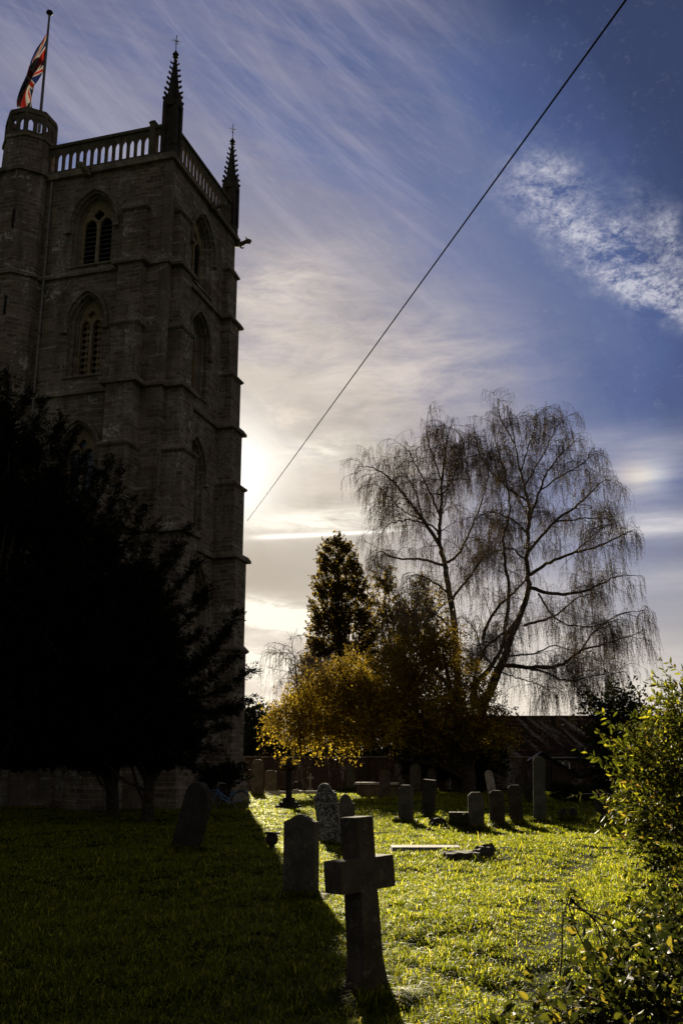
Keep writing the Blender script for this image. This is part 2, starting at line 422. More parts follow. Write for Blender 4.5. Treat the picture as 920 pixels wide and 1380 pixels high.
M['bronze'] = leaf_mat('bronzed_gold_sprays', [(0,(.016,.013,.008)),(.5,(.040,.030,.012)),(.85,(.10,.070,.018)),(1,(.30,.22,.04))], trans=.55, rough=.6, spec=.1, tmul=2.2)
M['birch_leaf'] = leaf_mat('birch_last_leaves', [(0,(.05,.032,.02)),(.7,(.085,.060,.035)),(1,(.15,.10,.04))], trans=.4, rough=.6, spec=.2)
M['shrub'] = leaf_mat('shrub_leaves', [(0,(.014,.015,.004)),(.5,(.032,.040,.006)),(.8,(.075,.082,.010)),(.93,(.20,.19,.02)),(1,(.14,.08,.03))], trans=.48, rough=.55, spec=.16, tmul=2.6)
M['bramble'] = leaf_mat('bramble_leaves', [(0,(.008,.011,.004)),(.6,(.022,.028,.007)),(.88,(.06,.066,.012)),(1,(.22,.18,.03))], trans=.4, rough=.55, spec=.14, tmul=2.0)
M['grass'] = leaf_mat('grass_blades', [(0,(.026,.036,.003)),(.45,(.064,.078,.005)),(.88,(.125,.130,.010)),(1,(.22,.19,.04))], trans=.66, rough=.45, spec=.10, tmul=4.6)
M['blue'] = simple('blue_bicycle_paint', (.10,.28,.55), .3, .2, var=.1, spec=.6, bmp=0)
M['chrome'] = simple('dull_steel', (.5,.5,.5), .3, .9, bmp=0)
M['rubber'] = simple('tyre_rubber', (.025,.025,.025), .7, bmp=0)
M['saddle'] = simple('saddle_leather', (.03,.02,.015), .5, bmp=0)
M['white'] = simple('white_paint', (.75,.74,.70), .6, var=.08)
M['flower'] = leaf_mat('wreath_foliage', [(0,(.03,.05,.012)),(1,(.12,.12,.03))], trans=.3)
def flag_mat(n, c):
    m, nt, b = new_mat(n); b.inputs['Base Color'].default_value = (*c,1); b.inputs['Roughness'].default_value = .8
    w = noise(nt, obj_xyz(nt), 60, 2); bump(nt, b, w, .15, .005)
    tr = nt.nodes.new('ShaderNodeBsdfTranslucent'); tr.inputs[0].default_value = (*[min(1,k*1.4) for k in c],1)
    mx = nt.nodes.new('ShaderNodeMixShader'); mx.inputs[0].default_value = .5
    nt.links.new(b.outputs[0], mx.inputs[1]); nt.links.new(tr.outputs[0], mx.inputs[2]); nt.links.new(mx.outputs[0], nt.nodes['Material Output'].inputs['Surface'])
    return m
M['fb'] = flag_mat('flag_blue', (.006,.009,.04)); M['fw'] = flag_mat('flag_white', (.17,.155,.14)); M['fr'] = flag_mat('flag_red', (.14,.010,.008))

def ground_mat():
    m, nt, b = new_mat('turf_soil'); v = obj_xyz(nt)
    n1 = noise(nt, v, .5, 5); n2 = noise(nt, v, 9, 6, .7)
    c = mixc(nt, n1.smooth(.35,.65), (.014,.022,.003), (.024,.034,.004))
    c = mixc(nt, n2.smooth(.5,.65), c, (.036,.040,.006))
    nt.links.new(c, b.inputs['Base Color']); b.inputs['Roughness'].default_value = .95; b.inputs['Specular IOR Level'].default_value = .03
    bump(nt, b, n2 + noise(nt, v, 40, 4), 1.0, .05)
    return m

# ---------------------------------------------------------------- ground
def build_ground():
    def axis(lo, hi, fine0, fine1, step):
        a = list(np.arange(fine0, fine1+1e-6, step)); s = step; p = fine0
        while p > lo: s *= 1.35; p -= s; a.insert(0, p)
        s = step; p = fine1
        while p < hi: s *= 1.35; p += s; a.append(p)
        return np.array(a)
    xs = axis(-3000, 3000, -16, 18, .2); ys = axis(-3000, 4000, 1, 62, .2)
    gx, gy = np.meshgrid(xs, ys); n, k = gx.shape
    V = np.stack([gx, gy, hgt(gx, gy)], -1).reshape(-1, 3)
    i = np.arange(n-1)[:,None]*k + np.arange(k-1)[None]
    F = np.stack([i, i+1, i+k+1, i+k], -1).reshape(-1, 4)
    tag(np_mesh('ground', V, F, ground_mat(), smooth=True), kind='structure')
build_ground()

def vnoise(x, y, s, seed=0):
    return .5 + .25*(np.sin(x*s*1.7+seed+1.3*np.sin(y*s*.9+seed)) + np.sin(y*s*2.1-seed*2+1.7*np.sin(x*s*1.3)))

def build_grass():
    N = 980000
    Y = np.exp(RNG.uniform(math.log(3.6), math.log(60), N))
    w = .46*Y + 1.3
    x = RNG.uniform(-1, 1, N)*w + .04*Y
    # tufts: blades gather round random centres
    nt_ = N//16; ty = np.exp(RNG.uniform(math.log(3.6), math.log(60), nt_)); tx = RNG.uniform(-1, 1, nt_)*(.46*ty+1.3)+.04*ty
    th = RNG.uniform(.45, 1.6, nt_)**1.4; ti = RNG.integers(0, nt_, N); sp = (.024+.0028*ty)[ti]
    own = RNG.uniform(0, 1, N) < .72
    x = np.where(own, tx[ti]+RNG.normal(size=N)*sp, x); y = np.where(own, ty[ti]+RNG.normal(size=N)*sp, Y); thh = np.where(own, th[ti], .6); Y = y.clip(3.5, 70)
    # longer grass the mower misses, tight round each stone
    ex, ey = [], []
    for (gx_, gy_, w_, t_, rz_) in GR:
        n_ = int(1500*min(1, 12/gy_)+150); a_ = RNG.uniform(-w_/2-.12, w_/2+.12, n_); b_ = RNG.choice([-1,1], n_)*(t_/2+np.abs(RNG.normal(size=n_))*.07)
        ex.append(gx_+a_*math.cos(rz_)-b_*math.sin(rz_)); ey.append(gy_+a_*math.sin(rz_)+b_*math.cos(rz_))
    ex, ey = np.concatenate(ex), np.concatenate(ey); x = np.append(x, ex); y = np.append(y, ey); Y = np.append(Y, ey); thh = np.append(thh, RNG.uniform(1.3, 3.2, len(ex))); N = len(x)
    keep = np.ones(N, bool)
    tl = (C0.x, C0.y)  # nothing inside the tower
    dx, dy = x-tl[0], y-tl[1]; ca, sa = math.cos(TA), math.sin(TA)
    lx = dx*ca - dy*sa; ly = dx*sa + dy*ca
    keep &= ~((lx < .3) & (lx > -9) & (ly > -.6) & (ly < 8))
    for (sx, sy, hx, hy) in SLABS: keep &= ~((abs(x-sx) < hx) & (abs(y-sy) < hy))
    worn0 = np.exp(-((x-track(y))/.45)**2)*(y < 19); keep &= RNG.uniform(0,1,N) > worn0*.15
    x, y, Y, thh = x[keep], y[keep], Y[keep], thh[keep]; N = len(x)
    t = vnoise(x, y, 1.1, 2)*.5 + vnoise(x, y, 4.3, 5)*.5
    worn = np.exp(-((x-track(y))/.45)**2)*(y < 19)
    H = (.026 + .046*t*RNG.uniform(.4, 1.2, N))*(1-.5*worn)*(1+Y/75)*thh
    H *= np.where(RNG.uniform(0,1,N) < .012, 1.9, 1)
    rough_edge = ((x > 2.6+.10*y) & (y < 16)); H = np.where(rough_edge, H*RNG.uniform(1.2, 2.4, N), H)
    W = (.0013 + .0013*RNG.uniform(0,1,N))*(1+Y/8.5)
    ang = RNG.uniform(0, 2*math.pi, N); lean = RNG.uniform(.35, 1.9, N); la = ang + RNG.normal(0, .6, N) + math.pi/2
    z = hgt(x, y) - .004
    P = np.stack([x, y, z], -1)
    side = np.stack([np.cos(ang), np.sin(ang), np.zeros(N)], -1)*W[:,None]
    ld = np.stack([np.cos(la), np.sin(la), np.zeros(N)], -1)
    mid = P + ld*(H*lean*.30)[:,None]; mid[:,2] += H*.62
    tip = P + ld*(H*lean*1.0)[:,None]; tip[:,2] += H*(1.0-.34*lean)
    V = np.stack([P-side, P+side, mid+side*.8, mid-side*.8, tip], 1).reshape(-1, 3)
    b = np.arange(N)[:,None]*5
    me_f = np.concatenate([b+np.array([0,1,2,3])], 0)
    tri = b+np.array([3,2,4,4])   # handled below as triangles
    F3 = np.concatenate([b+np.array([0,1,2]), b+np.array([0,2,3]), b+np.array([3,2,4])], 0)
    o = np_mesh('grass', V, F3, M['grass'], smooth=True)
    tag(o, 'short wet green turf growing over the whole churchyard', 'grass', kind='stuff')
    # weeds and fallen leaves lying on the turf
    n = 1600
    Y = np.exp(RNG.uniform(math.log(4), math.log(45), n)); x = RNG.uniform(-.3, 1, n)*(.42*Y+1); 
    P = np.stack([x, Y, hgt(x, Y)+.03], -1)
    V, F = leaf_quads(P, None, .022, .7, flat=.5)
    tag(np_mesh('fallen_leaves', V, F, M['autumn']), 'small fallen leaves scattered on the lawn', 'leaves', kind='stuff')

def leaf_quads(P, Dn, size, aspect=.55, flat=0, fold=.0, jit=.35):
    """diamond leaves at P, pointing roughly along Dn (or at random)"""
    n = len(P)
    rd = RNG.normal(size=(n,3))
    if Dn is not None: rd = Dn + rd*jit
    if flat: rd[:,2] *= (1-flat)
    rd /= np.linalg.norm(rd, axis=1)[:,None]+1e-9
    o = RNG.normal(size=(n,3)); sd = np.cross(rd, o)
    if flat:
        sd[:,2] *= (1-flat)
    sd /= np.linalg.norm(sd, axis=1)[:,None]+1e-9
    s = (size*RNG.uniform(.6, 1.35, n))[:,None]
    w = s*aspect*.5
    a = P; c = P+rd*s; m = P+rd*s*.45
    V = np.stack([a, m+sd*w, c, m-sd*w], 1).reshape(-1, 3)
    F = np.arange(n)[:,None]*4+np.array([0,1,2,3])
    return V, F

class Strands:
    """many thin tapering tubes built at once"""
    def __init__(s): s.V = []; s.F = []; s.n = 0
    def add(s, pts, rad, sides=3):
        pts = np.asarray(pts, float); k = len(pts); rad = np.asarray(rad, float)
        t = np.gradient(pts, axis=0); t /= np.linalg.norm(t, axis=1)[:,None]+1e-9
        a = np.array([0.31,.82,.13]) if abs(t[0][1]) < .8 else np.array([.9,.1,.3])
        u = np.cross(t, a); u /= np.linalg.norm(u, axis=1)[:,None]+1e-9; w = np.cross(t, u)
        an = np.arange(sides)*2*math.pi/sides
        ring = u[:,None,:]*np.cos(an)[None,:,None] + w[:,None,:]*np.sin(an)[None,:,None]
        V = (pts[:,None,:] + ring*rad[:,None,None]).reshape(-1, 3)
        i = np.arange(k-1)[:,None]*sides; j = np.arange(sides)[None]; j2 = (j+1) % sides
        F = np.stack([i+j, i+j2, i+sides+j2, i+sides+j], -1).reshape(-1, 4) + s.n
        s.V.append(V); s.F.append(F); s.n += len(V)
    def build(s, name, mat, parent):
        return np_mesh(name, np.concatenate(s.V), np.concatenate(s.F), mat, parent, smooth=True)

def nrm(v): v = np.asarray(v, float); return v/(np.linalg.norm(v)+1e-9)
def polyline(pts, n):
    """resample control points with Catmull-Rom"""
    P = np.asarray(pts, float); P = np.vstack([2*P[0]-P[1], P, 2*P[-1]-P[-2]])
    m = len(P)-3; out = []
    for q in np.linspace(0, m-1e-6, n):
        i = int(q); t = q-i; a, b, c, d = P[i:i+4]
        out.append(.5*((2*b)+(-a+c)*t+(2*a-5*b+4*c-d)*t*t+(-a+3*b-3*c+d)*t**3))
    return np.array(out)

# ---------------------------------------------------------------- church tower
TA = R(16.5); C0 = Vector((-7.45, 37.5, 0)); W, L = 7.4, 7.2
def arch(w, hs, ht, cx=0, z0=0, n=10):
    r = ht-hs; Rr = (w*w/4+r*r)/w
    pts = [(cx-w/2, z0), (cx+w/2, z0)]
    a1 = math.asin(min(1, r/Rr))
    for i in range(n+1):
        a = a1*i/n; pts.append((cx+w/2-Rr+Rr*math.cos(a), z0+hs+Rr*math.sin(a)))
    for i in range(n-1, -1, -1):
        a = a1*i/n; pts.append((cx-w/2+Rr-Rr*math.cos(a), z0+hs+Rr*math.sin(a)))
    return pts
def quatrefoil(cx, cz, r, n=6):
    pts = []
    for q in range(4):
        c = q*math.pi/2
        ox, oz = cx+math.cos(c)*r*.5, cz+math.sin(c)*r*.5
        for i in range(n+1):
            a = c-1.35+2.7*i/n; pts.append((ox+math.cos(a)*r*.48, oz+math.sin(a)*r*.48))
    return pts
def TL(a, d, z): return (a, d, z)             # left (north) face: a = x, d into the wall
def TR(a, d, z): return (-d, a, z)            # right (west) face
def rect(x0, x1, z0, z1): return [(x0,z0),(x1,z0),(x1,z1),(x0,z1)]

def make_window(root, T, cx, z0, w, hs, ht, fill):
    """recessed pointed window: moulded frame > hood, tracery, filling"""
    b = MB()
    outer = arch(w+.52, hs, ht+.24, cx, z0-.02)
    mid = arch(w+.24, hs, ht+.11, cx, z0+.05); inn = arch(w, hs, ht, cx, z0+.1)
    b.plate([outer, mid], .20, .36, T=T); b.plate([arch(w+.5, hs, ht+.23, cx, z0-.01), inn], .363, .62, T=T)
    # sloping sill
    x0, x1 = cx-w/2-.36, cx+w/2+.36
    vs = [T(x0,-.08,z0-.16),T(x1,-.08,z0-.16),T(x1,-.08,z0-.08),T(x0,-.08,z0-.08),T(x0,.5,z0-.16),T(x1,.5,z0-.16),T(x1,.5,z0+.13),T(x0,.5,z0+.13)]
    b.add(vs, [(0,1,2,3),(4,7,6,5),(3,2,6,7),(0,4,5,1),(0,3,7,4),(1,5,6,2)])
    fr = b.build('window', M['trim'], root)
    # hood mould: band round the arch head
    h = MB(); o1 = arch(w+.98, hs, ht+.50, cx, z0); i1 = arch(w+.70, hs, ht+.34, cx, z0)
    k0 = 2
    oo = [p for p in o1[k0:]]; ii = [p for p in i1[k0:]]
    ring = [(oo[0][0], z0+hs-.30)]+oo+[(oo[-1][0], z0+hs-.30), (ii[-1][0], z0+hs-.30)]+ii[::-1]+[(ii[0][0], z0+hs-.30)]
    h.plate([ring], -.13, .02, T=T)
    for sx in (-1, 1):
        xx = cx+sx*(w/2+.42); h.plate([rect(xx-.14, xx+.14, z0+hs-.48, z0+hs-.24)], -.18, .01, T=T)
    h.build('hood_mould', M['trim'], fr)
    t = MB(); lw = w/2-.14; holes = []
    big = arch(w-.004, hs, ht-.003, cx, z0+.104)
    sp = hs-.12
    for sx in (-1, 1):
        holes.append(arch(lw, sp-.1, sp+lw*.75-.1, cx+sx*(w/4), z0+.14, 6))
    if w > .9:
        holes.append(quatrefoil(cx, z0+hs+(ht-hs)*.42+.05, w*.17))
    if w > 2: holes = []
    if w > 2:
        n = 4; lw = w/n-.16; sp = hs-.1
        for i in range(n): holes.append(arch(lw, sp-.25, sp+lw*.7-.25, cx-w/2+w/n*(i+.5), z0+.16, 6))
        for i in range(3): holes.append(quatrefoil(cx+(i-1)*w/4, z0+hs+.48+(.1 if i == 1 else 0), .24))
        for i in range(2): holes.append(quatrefoil(cx+(i-.5)*w/4, z0+hs+1.05, .24))
        holes.append(quatrefoil(cx, z0+hs+1.62, .20))
    t.plate([big]+holes, .42, .56, T=T); t.build('tracery', M['gold'], fr)
    if fill == 'louvre':
        l = MB(); z = z0+.25; zt = z0+hs+.25
        while z < zt:
            for sx in (-1, 1):
                a0, a1 = cx+sx*w/4-lw*.55, cx+sx*w/4+lw*.55
                vs = [T(a0,.60,z),T(a1,.60,z),T(a1,.86,z+.20),T(a0,.86,z+.20),T(a0,.60,z+.035),T(a1,.60,z+.035),T(a1,.86,z+.235),T(a0,.86,z+.235)]
                l.add(vs, [(0,1,2,3),(7,6,5,4),(0,4,5,1),(3,2,6,7),(0,3,7,4),(1,5,6,2)])
            z += .23
        l.build('louvres', M['louvre'], fr)
    elif fill == 'pierced':
        l = MB(); hs_ = []
        step = (w/2)/2
        pw = w/2
        for sx in (-1, 1):
            z = z0+.35
            while z < z0+hs+.1:
                for k in (-.5, .5):
                    hs_.append(quatrefoil(cx+sx*w/4+k*step*.95, z, step*.44, 3))
                z += step*1.02
        l.plate([rect(cx-w/2-.05, cx+w/2+.05, z0+.1, z0+ht+.05)]+hs_, .60, .68, T=T)
        l.build('pierced_panel', M['gold'], fr)
    else:
        l = MB(); l.plate([rect(cx-w/2-.08, cx+w/2+.08, z0+.05, z0+ht+.05)], .575, .60, T=T); l.build('glass', M['glass'], fr)
        ld = MB(); z = z0+.3
        while z < z0+hs: ld.plate([rect(cx-w/2, cx+w/2, z, z+.02)], .555, .572, T=T); z += .3
        ld.build('glazing_bar', M['iron'], fr)
    return outer

STG = [(0,6.5,1.20),(6.5,10.7,1.12),(10.7,14.07,.95),(14.07,16.9,.76),(16.9,19.5,.63),(19.5,22.5,.46),(22.5,25.1,.30)]
def buttress(root, T, a0, a1, k=1.0):
    b = MB()
    def blk(p, e, z0, z1, p2=None, e2=None):
        p2 = p if p2 is None else p2; e2 = e if e2 is None else e2
        lo = [(a0-e,.02),(a1+e,.02),(a1+e,-p),(a0-e,-p)]; hi = [(a0-e2,.02),(a1+e2,.02),(a1+e2,-p2),(a0-e2,-p2)]
        vs = [T(x,d,z0) for x,d in lo]+[T(x,d,z1) for x,d in hi]
        b.add(vs, [(0,3,2,1),(4,5,6,7),(0,1,5,4),(1,2,6,5),(2,3,7,6),(3,0,4,7)])
    for i, (z0, z1, p) in enumerate(STG):
        p *= k; e = (6-i)*.022
        nx = STG[i+1][2]*k if i < len(STG)-1 else -.015; ne = (5-i)*.022 if i < 6 else .0
        blk(p, e, z0+(.001 if i == 0 else 0), z1-.10)
        blk(p+.03, e+.03, z1-.10, z1-.02, p+.11, e+.11)     # drip
        blk(p+.113, e+.113, z1-.018, z1+.05)
        if i < 6: blk(p+.10, e+.10, z1+.052, z1+.26, nx+.005, ne+.003)
        else: blk(p+.10, e+.10, z1+.052, z1+.75, .004, -.01)
    # plinth courses
    blk(1.20*k+.22, .34, 0, .72); blk(1.20*k+.21, .33, .722, .86, 1.20*k+.13, .25)
    blk(1.20*k+.12, .24, .862, 1.30); blk(1.20*k+.115, .235, 1.302, 1.50, 1.20*k+.01, .135)
    b.build('buttress', M['stone'], root)
def string_course(root, z, b_list):
    """moulded band round wall faces and buttresses"""
    s = MB(); e = .15; j = [0]
    def band(x0, x1, y0, y1):
        o = j[0]*.0025; j[0] += 1
        s.box(x0, x1, y0, y1, z-.14+o, z-.02+o, top=-.0)
        s.box(x0+.0, x1-.0, y0, y1, z-.018+o, z+.14+o, top=.10)
    band(-W+.9, e, -e, .12); band(-.12, e+.004, -e+.01, L+e)
    i = next((k for k, q in enumerate(STG) if abs(q[1]-z) < .3), None)
    if i is not None:
        p = STG[i][2]
        for f, a0, a1 in b_list:
            ee = .10+(6-i)*.022
            if f == 'L': band(a0-ee-e, a1+ee+e, -p-e, 0)
            else: band(0, p+e, a0-ee-e, a1+ee+e)
    s.build('string_course', M['trim'], root)

def pinnacle(root, x, y):
    b = MB(); z0 = 27.9; h = .25
    b.box(x-h-.07, x+h+.07, y-h-.07, y+h+.07, z0-.3, z0+.25)
    b.box(x-h, x+h, y-h, y+h, z0+.252, 30.25)
    for sx, sy in ((1,1),(1,-1),(-1,1),(-1,-1)):      # corner shafts
        b.box(x+sx*h-.09, x+sx*h+.09, y+sy*h-.09, y+sy*h+.09, z0+.26, 30.45)
        b.box(x+sx*h-.08, x+sx*h+.08, y+sy*h-.08, y+sy*h+.08, 30.452, 30.95, top=.075)
    for ax in (0, 1):                                  # gablets
        g = [(-h-.06,30.2),(h+.06,30.2),(0,31.0)]
        T = (lambda a,d,z: (x+a,y+d,z)) if ax == 0 else (lambda a,d,z: (x-d,y+a,z))
        b.plate([g], -h-.10-.003*ax, h+.10+.003*ax, T=T)
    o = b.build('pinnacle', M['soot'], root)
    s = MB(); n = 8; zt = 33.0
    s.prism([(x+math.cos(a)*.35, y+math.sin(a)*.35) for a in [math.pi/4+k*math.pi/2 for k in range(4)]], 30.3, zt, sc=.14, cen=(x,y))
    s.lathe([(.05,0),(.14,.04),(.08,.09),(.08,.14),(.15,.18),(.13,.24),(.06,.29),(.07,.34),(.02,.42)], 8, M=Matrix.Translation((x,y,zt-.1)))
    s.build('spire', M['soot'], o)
    for i in range(8):
        t = (i+.3)/8.4; z = 30.45+(zt-30.55)*t; r = .34*(1-.84*(z-30.3)/(zt-30.3))
        for q in range(4):
            c = MB(); a = math.pi/4+q*math.pi/2; sz = .15*(1-.42*t)
            Mx = Matrix.Translation((x+math.cos(a)*r,y+math.sin(a)*r,z)) @ Matrix.Rotation(a, 4, 'Z') @ Matrix.Rotation(-.35+random.uniform(-.25,.25), 4, 'Y') @ Matrix.Rotation(random.uniform(-.2,.2), 4, 'X')
            c.tube([(-.08,0,0),(sz*.5,0,.0),(sz*.95,0,sz*.18),(sz*1.2,0,sz*.5),(sz*1.0,0,sz*.8)], [sz*.45,sz*.42,sz*.5,sz*.42,sz*.15], 6, M=Mx)
            c.build('crocket', M['soot'], o)
    v = MB(); v.tube([(x,y,zt+.25),(x,y,zt+1.15)], .018, 6)
    for k in range(3):
        a = k*math.pi/3+.4
        v.tube([(x-math.cos(a)*.24,y-math.sin(a)*.24,zt+.78-.08*(k-1)),(x+math.cos(a)*.24,y+math.sin(a)*.24,zt+.86+.08*(k-1))], .012, 5)
    v.lathe([(.01,0),(.05,.04),(.01,.08)], 8, M=Matrix.Translation((x,y,zt+.62)))
    v.build('finial_rod', M['iron'], o)

def gargoyle(root, p, ang, s=1.0):
    g = MB(); Mx = Matrix.Translation(p) @ Matrix.Rotation(ang, 4, 'Z') @ Matrix.Scale(s, 4)
    g.tube([(-.2,0,.05),(.15,0,.0),(.4,0,-.02),(.62,0,.04),(.8,0,.06)], [.17,.19,.15,.13,.17], 8, M=Mx)
    g.tube([(.75,0,.07),(.92,0,.05),(1.04,0,0)], [.17,.14,.07], 8, M=Mx)
    g.tube([(.80,0,-.06),(.97,0,-.14)], [.08,.05], 6, M=Mx)
    for sy in (-1,1):
        g.tube([(.78,sy*.09,.16),(.72,sy*.17,.32)], [.06,.01], 5, M=Mx)
        g.tube([(.1,sy*.15,-.05),(.28,sy*.2,-.22),(.42,sy*.17,-.2)], [.07,.05,.04], 5, M=Mx)
        g.add([(-.05,sy*.12,.1),(.35,sy*.14,.12),(.05,sy*.34,.34)], [(0,1,2)], M=Mx)
    g.build('gargoyle', M['trim'], root, smooth=True)

def build_tower():
    root = empty('church_tower', C0, -TA, label='tall weathered stone church tower with buttresses, pierced parapet and crocketed pinnacles', cat='church tower')
    Hh = 27.55
    wl = [(-3.72, 22.95, 1.55, 2.05, 3.25, 'louvre'), (-3.72, 17.7, 1.15, 2.45, 3.50, 'pierced'), (-3.72, 11.9, 1.25, 2.3, 3.35, 'glass'), (-3.72, 4.6, 1.3, 2.3, 3.4, 'glass')]
    wr = [(3.4, 22.95, 1.7, 2.05, 3.35, 'louvre'), (3.4, 17.7, 1.4, 2.45, 3.60, 'pierced'), (3.4, 11.6, 1.4, 2.5, 3.7, 'glass'), (3.75, 4.1, 2.6, 3.5, 5.9, 'glass')]
    holesL = [make_window(root, TL, *q) for q in wl]; holesR = [make_window(root, TR, *q) for q in wr]
    g = lambda hs: [[(x*1.0, z) for x, z in h] for h in hs]
    b = MB(); b.plate([rect(-W+.3, 0, 0, Hh)]+g(holesL), 0, .66, T=TL); b.build('wall', M['stone'], root)
    b = MB(); b.plate([rect(.662, L, 0, Hh)]+g(holesR), 0, .66, T=TR)
    b.box(-.001-.002, 0, .0, .6615, 0, .001); b.build('wall', M['stone'], root)
    b = MB(); b.box(-W, -.662, L-.6, L-.004, 0, Hh); b.build('wall', M['stone'], root)
    b = MB(); b.box(-W, -W+.6, .9, L-.602, 0, Hh); b.build('wall', M['stone'], root)
    b = MB(); b.box(-W+.602, -.664, .664, L-.604, Hh-.5, Hh-.1)
    b.build('roof', M['lead'], root)
    for z in (4, 11, 17.3, 22.6): b = MB(); b.box(-W+.602, -.664, 1.0, L-.604, z-.1, z); b.build('floor', M['bark'], root)
    # plinth along both faces
    b = MB()
    b.box(-W, .22, -.22, .01, 0, .72); b.box(-W, .22, -.215, .01, .722, .86, top=.0); b.box(-W, .13, -.13, .012, .862, 1.30); b.box(-W,.13,-.128,.012,1.302,1.46, top=.06, topx=.0)
    b.box(-.01, .222, .0, L+.2, 0, .721); b.box(-.01, .132, .0, L+.12, .723, 1.31); 
    b.build('plinth', M['trim'], root)
    bl = [('L', -2.05, -.98), ('R', .45, 1.5), ('R', L-1.35, L-.30)]
    for f, a0, a1 in bl: buttress(root, TL if f == 'L' else TR, a0, a1)
    # strip pilaster rising to the parapet at the corner
    b = MB(); b.box(-.30, .06, -.06, .28, 16.9, Hh-.2); b.build('corner_shaft', M['trim'], root)
    for z in (10.7, 16.9, 22.5): string_course(root, z, bl)
    # parapet string (deeper)
    s = MB(); z = Hh
    s.box(-W+.8, .20, -.20, .35, z-.16, z+.02); s.box(-W+.8, .12, -.12, .35, z+.022, z+.20)
    s.box(-.35, .203, -.19, L+.2, z-.165, z+.018); s.box(-.35, .123, -.11, L+.12, z+.0205, z+.198)
    s.box(-W, .20, L-.35, L+.203, z-.163, z+.017); s.build('string_course', M['trim'], root)
    # pierced parapet
    z0, z1 = Hh+.20, 29.15
    def para(a0, a1, T, name='parapet'):
        b = MB(); n = max(1, int(round((a1-a0)/.365))); st = (a1-a0)/n
        hs = [arch(.23, .64, .90, a0+(i+.5)*st, z0+.20, 4) for i in range(n)]
        b.plate([rect(a0, a1, z0, z1)]+hs, .04, .13, T=T)
        for (d0, d1, q0, q1) in ((-.05,.20,z1+.001,z1+.09),(.0,.15,z1+.092,z1+.19)):
            b.plate([rect(a0-.001, a1+.001, q0, q1)], d0, d1, T=T)
        # thin ribs between the lights
        for i in range(n+1):
            b.plate([rect(a0+i*st-.025, a0+i*st+.025, z0+.01, z1-.01)] if 0 < i < n else [rect(a0+.001+(0 if i == 0 else a1-a0-.06), a0+.06+(0 if i == 0 else a1-a0-.061), z0+.01, z1-.01)], .01, .06, T=T)
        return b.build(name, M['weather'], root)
    para(-W+1.1, -1.16, TL); para(-.90, -.58, TL)
    para(.62, L-.62, TR)
    b = MB(); b.box(-1.158, -.902, -.08, .36, z0, z1+.30); b.box(-1.20, -.86, -.12, .40, z1+.302, z1+.42, top=.06); b.build('pier', M['weather'], root)
    b = MB(); b.box(-W, -W+.25, 1.2, L, z0, z1); b.box(-W+.252, -.6, L-.3, L-.05, z0, z1); b.build('parapet', M['trim'], root)
    pinnacle(root, -.22, .25); pinnacle(root, -.22, L-.25)
    gargoyle(root, (.05, L+.1, 27.25), R(-8), .8); gargoyle(root, (.05, 4.0, 27.4), 0, .8); gargoyle(root, (-4.1, -.05, 27.4), R(-90), .85)
    b = MB(); b.tube([(-5.95,-.12,1.5),(-5.95,-.12,27.3)], .055, 8)
    for z in np.arange(3, 27, 2.1): b.box(-6.03, -5.87, -.19, -.0, z, z+.07)
    b.build('downpipe', M['lead'], root)
    # stair turret
    cx, cy, r = -7.42, .05, 1.27
    oc = lambda q, r_=None: [(cx+(r_ or r)*q*math.cos(a), cy+(r_ or r)*q*math.sin(a)) for a in [math.pi/8+k*math.pi/4 for k in range(8)]]
    b = MB(); b.prism(oc(1.06), 0, 1.4); b.prism(oc(1.0), 1.401, 27.5)
    for z in (10.7, 16.9, 22.5): b.prism(oc(1.11), z-.13, z-.01); b.prism(oc(1.11), z-.008, z+.15, sc=.92, cen=(cx,cy))
    b.prism(oc(1.14), 27.5, 27.66); b.prism(oc(1.13), 27.662, 27.85, sc=.9, cen=(cx,cy))
    b.prism(oc(.96), 27.852, 29.35, sc=.97, cen=(cx,cy))
    b.prism(oc(1.0), 29.352, 29.5)
    st = b.build('stair_turret', M['stone'], root)
    b = MB(); rr = 1.13; ap = rr*math.cos(math.pi/8); sl = 2*rr*math.sin(math.pi/8)
    for k in range(8):
        a = k*math.pi/4
        def T(q, d, z, a=a):
            rad = ap-d; return (cx+rad*math.cos(a)-q*math.sin(a), cy+rad*math.sin(a)+q*math.cos(a), z)
        b.plate([rect(-sl/2+.05, sl/2-.05, 29.5, 30.62)]+[arch(.22, .42, .62, q, 29.72, 4) for q in (-.2,.2)], 0, .10, T=T)
        c = math.pi/8+a; px_, py_ = cx+rr*math.cos(c), cy+rr*math.sin(c)
        b.tube([(px_*1, py_, 29.5), (px_, py_, 30.64)], .075, 6)
    for (q0, q1, z0_, z1_) in ((1.02,.80,30.62,30.78),(.98,.80,30.781,30.9)):
        o_ = oc(q0, rr*1.03); i_ = oc(q1, rr)
        b.add([(x,y,z0_) for x,y in o_]+[(x,y,z1_) for x,y in o_]+[(x,y,z0_) for x,y in i_]+[(x,y,z1_) for x,y in i_],
              [f for k in range(8) for f in ((k,(k+1)%8,8+(k+1)%8,8+k),(16+k,24+k,24+(k+1)%8,16+(k+1)%8),(8+k,8+(k+1)%8,24+(k+1)%8,24+k),(k,16+k,16+(k+1)%8,(k+1)%8))])
    b.build('turret_parapet', M['weather'], st)
    for z in (24.6, 20.4, 14.2):
        b = MB(); b.box(-.055, .055, -.03, .02, z, z+.9, M=Matrix.Translation((cx+.36, cy-1.185, 0)) @ Matrix.Rotation(0, 4, 'Z')); b.build('slit_window', M['dark_in'], st)
    # door at the foot of the right face
    b = MB(); b.plate([arch(1.9, 2.0, 3.0, 3.75, 0)], -.02, .03, T=TR); b.build('door', M['saddle'], root)
    return root
tower = build_tower()
TW = Matrix.Translation(C0) @ Matrix.Rotation(-TA, 4, 'Z')

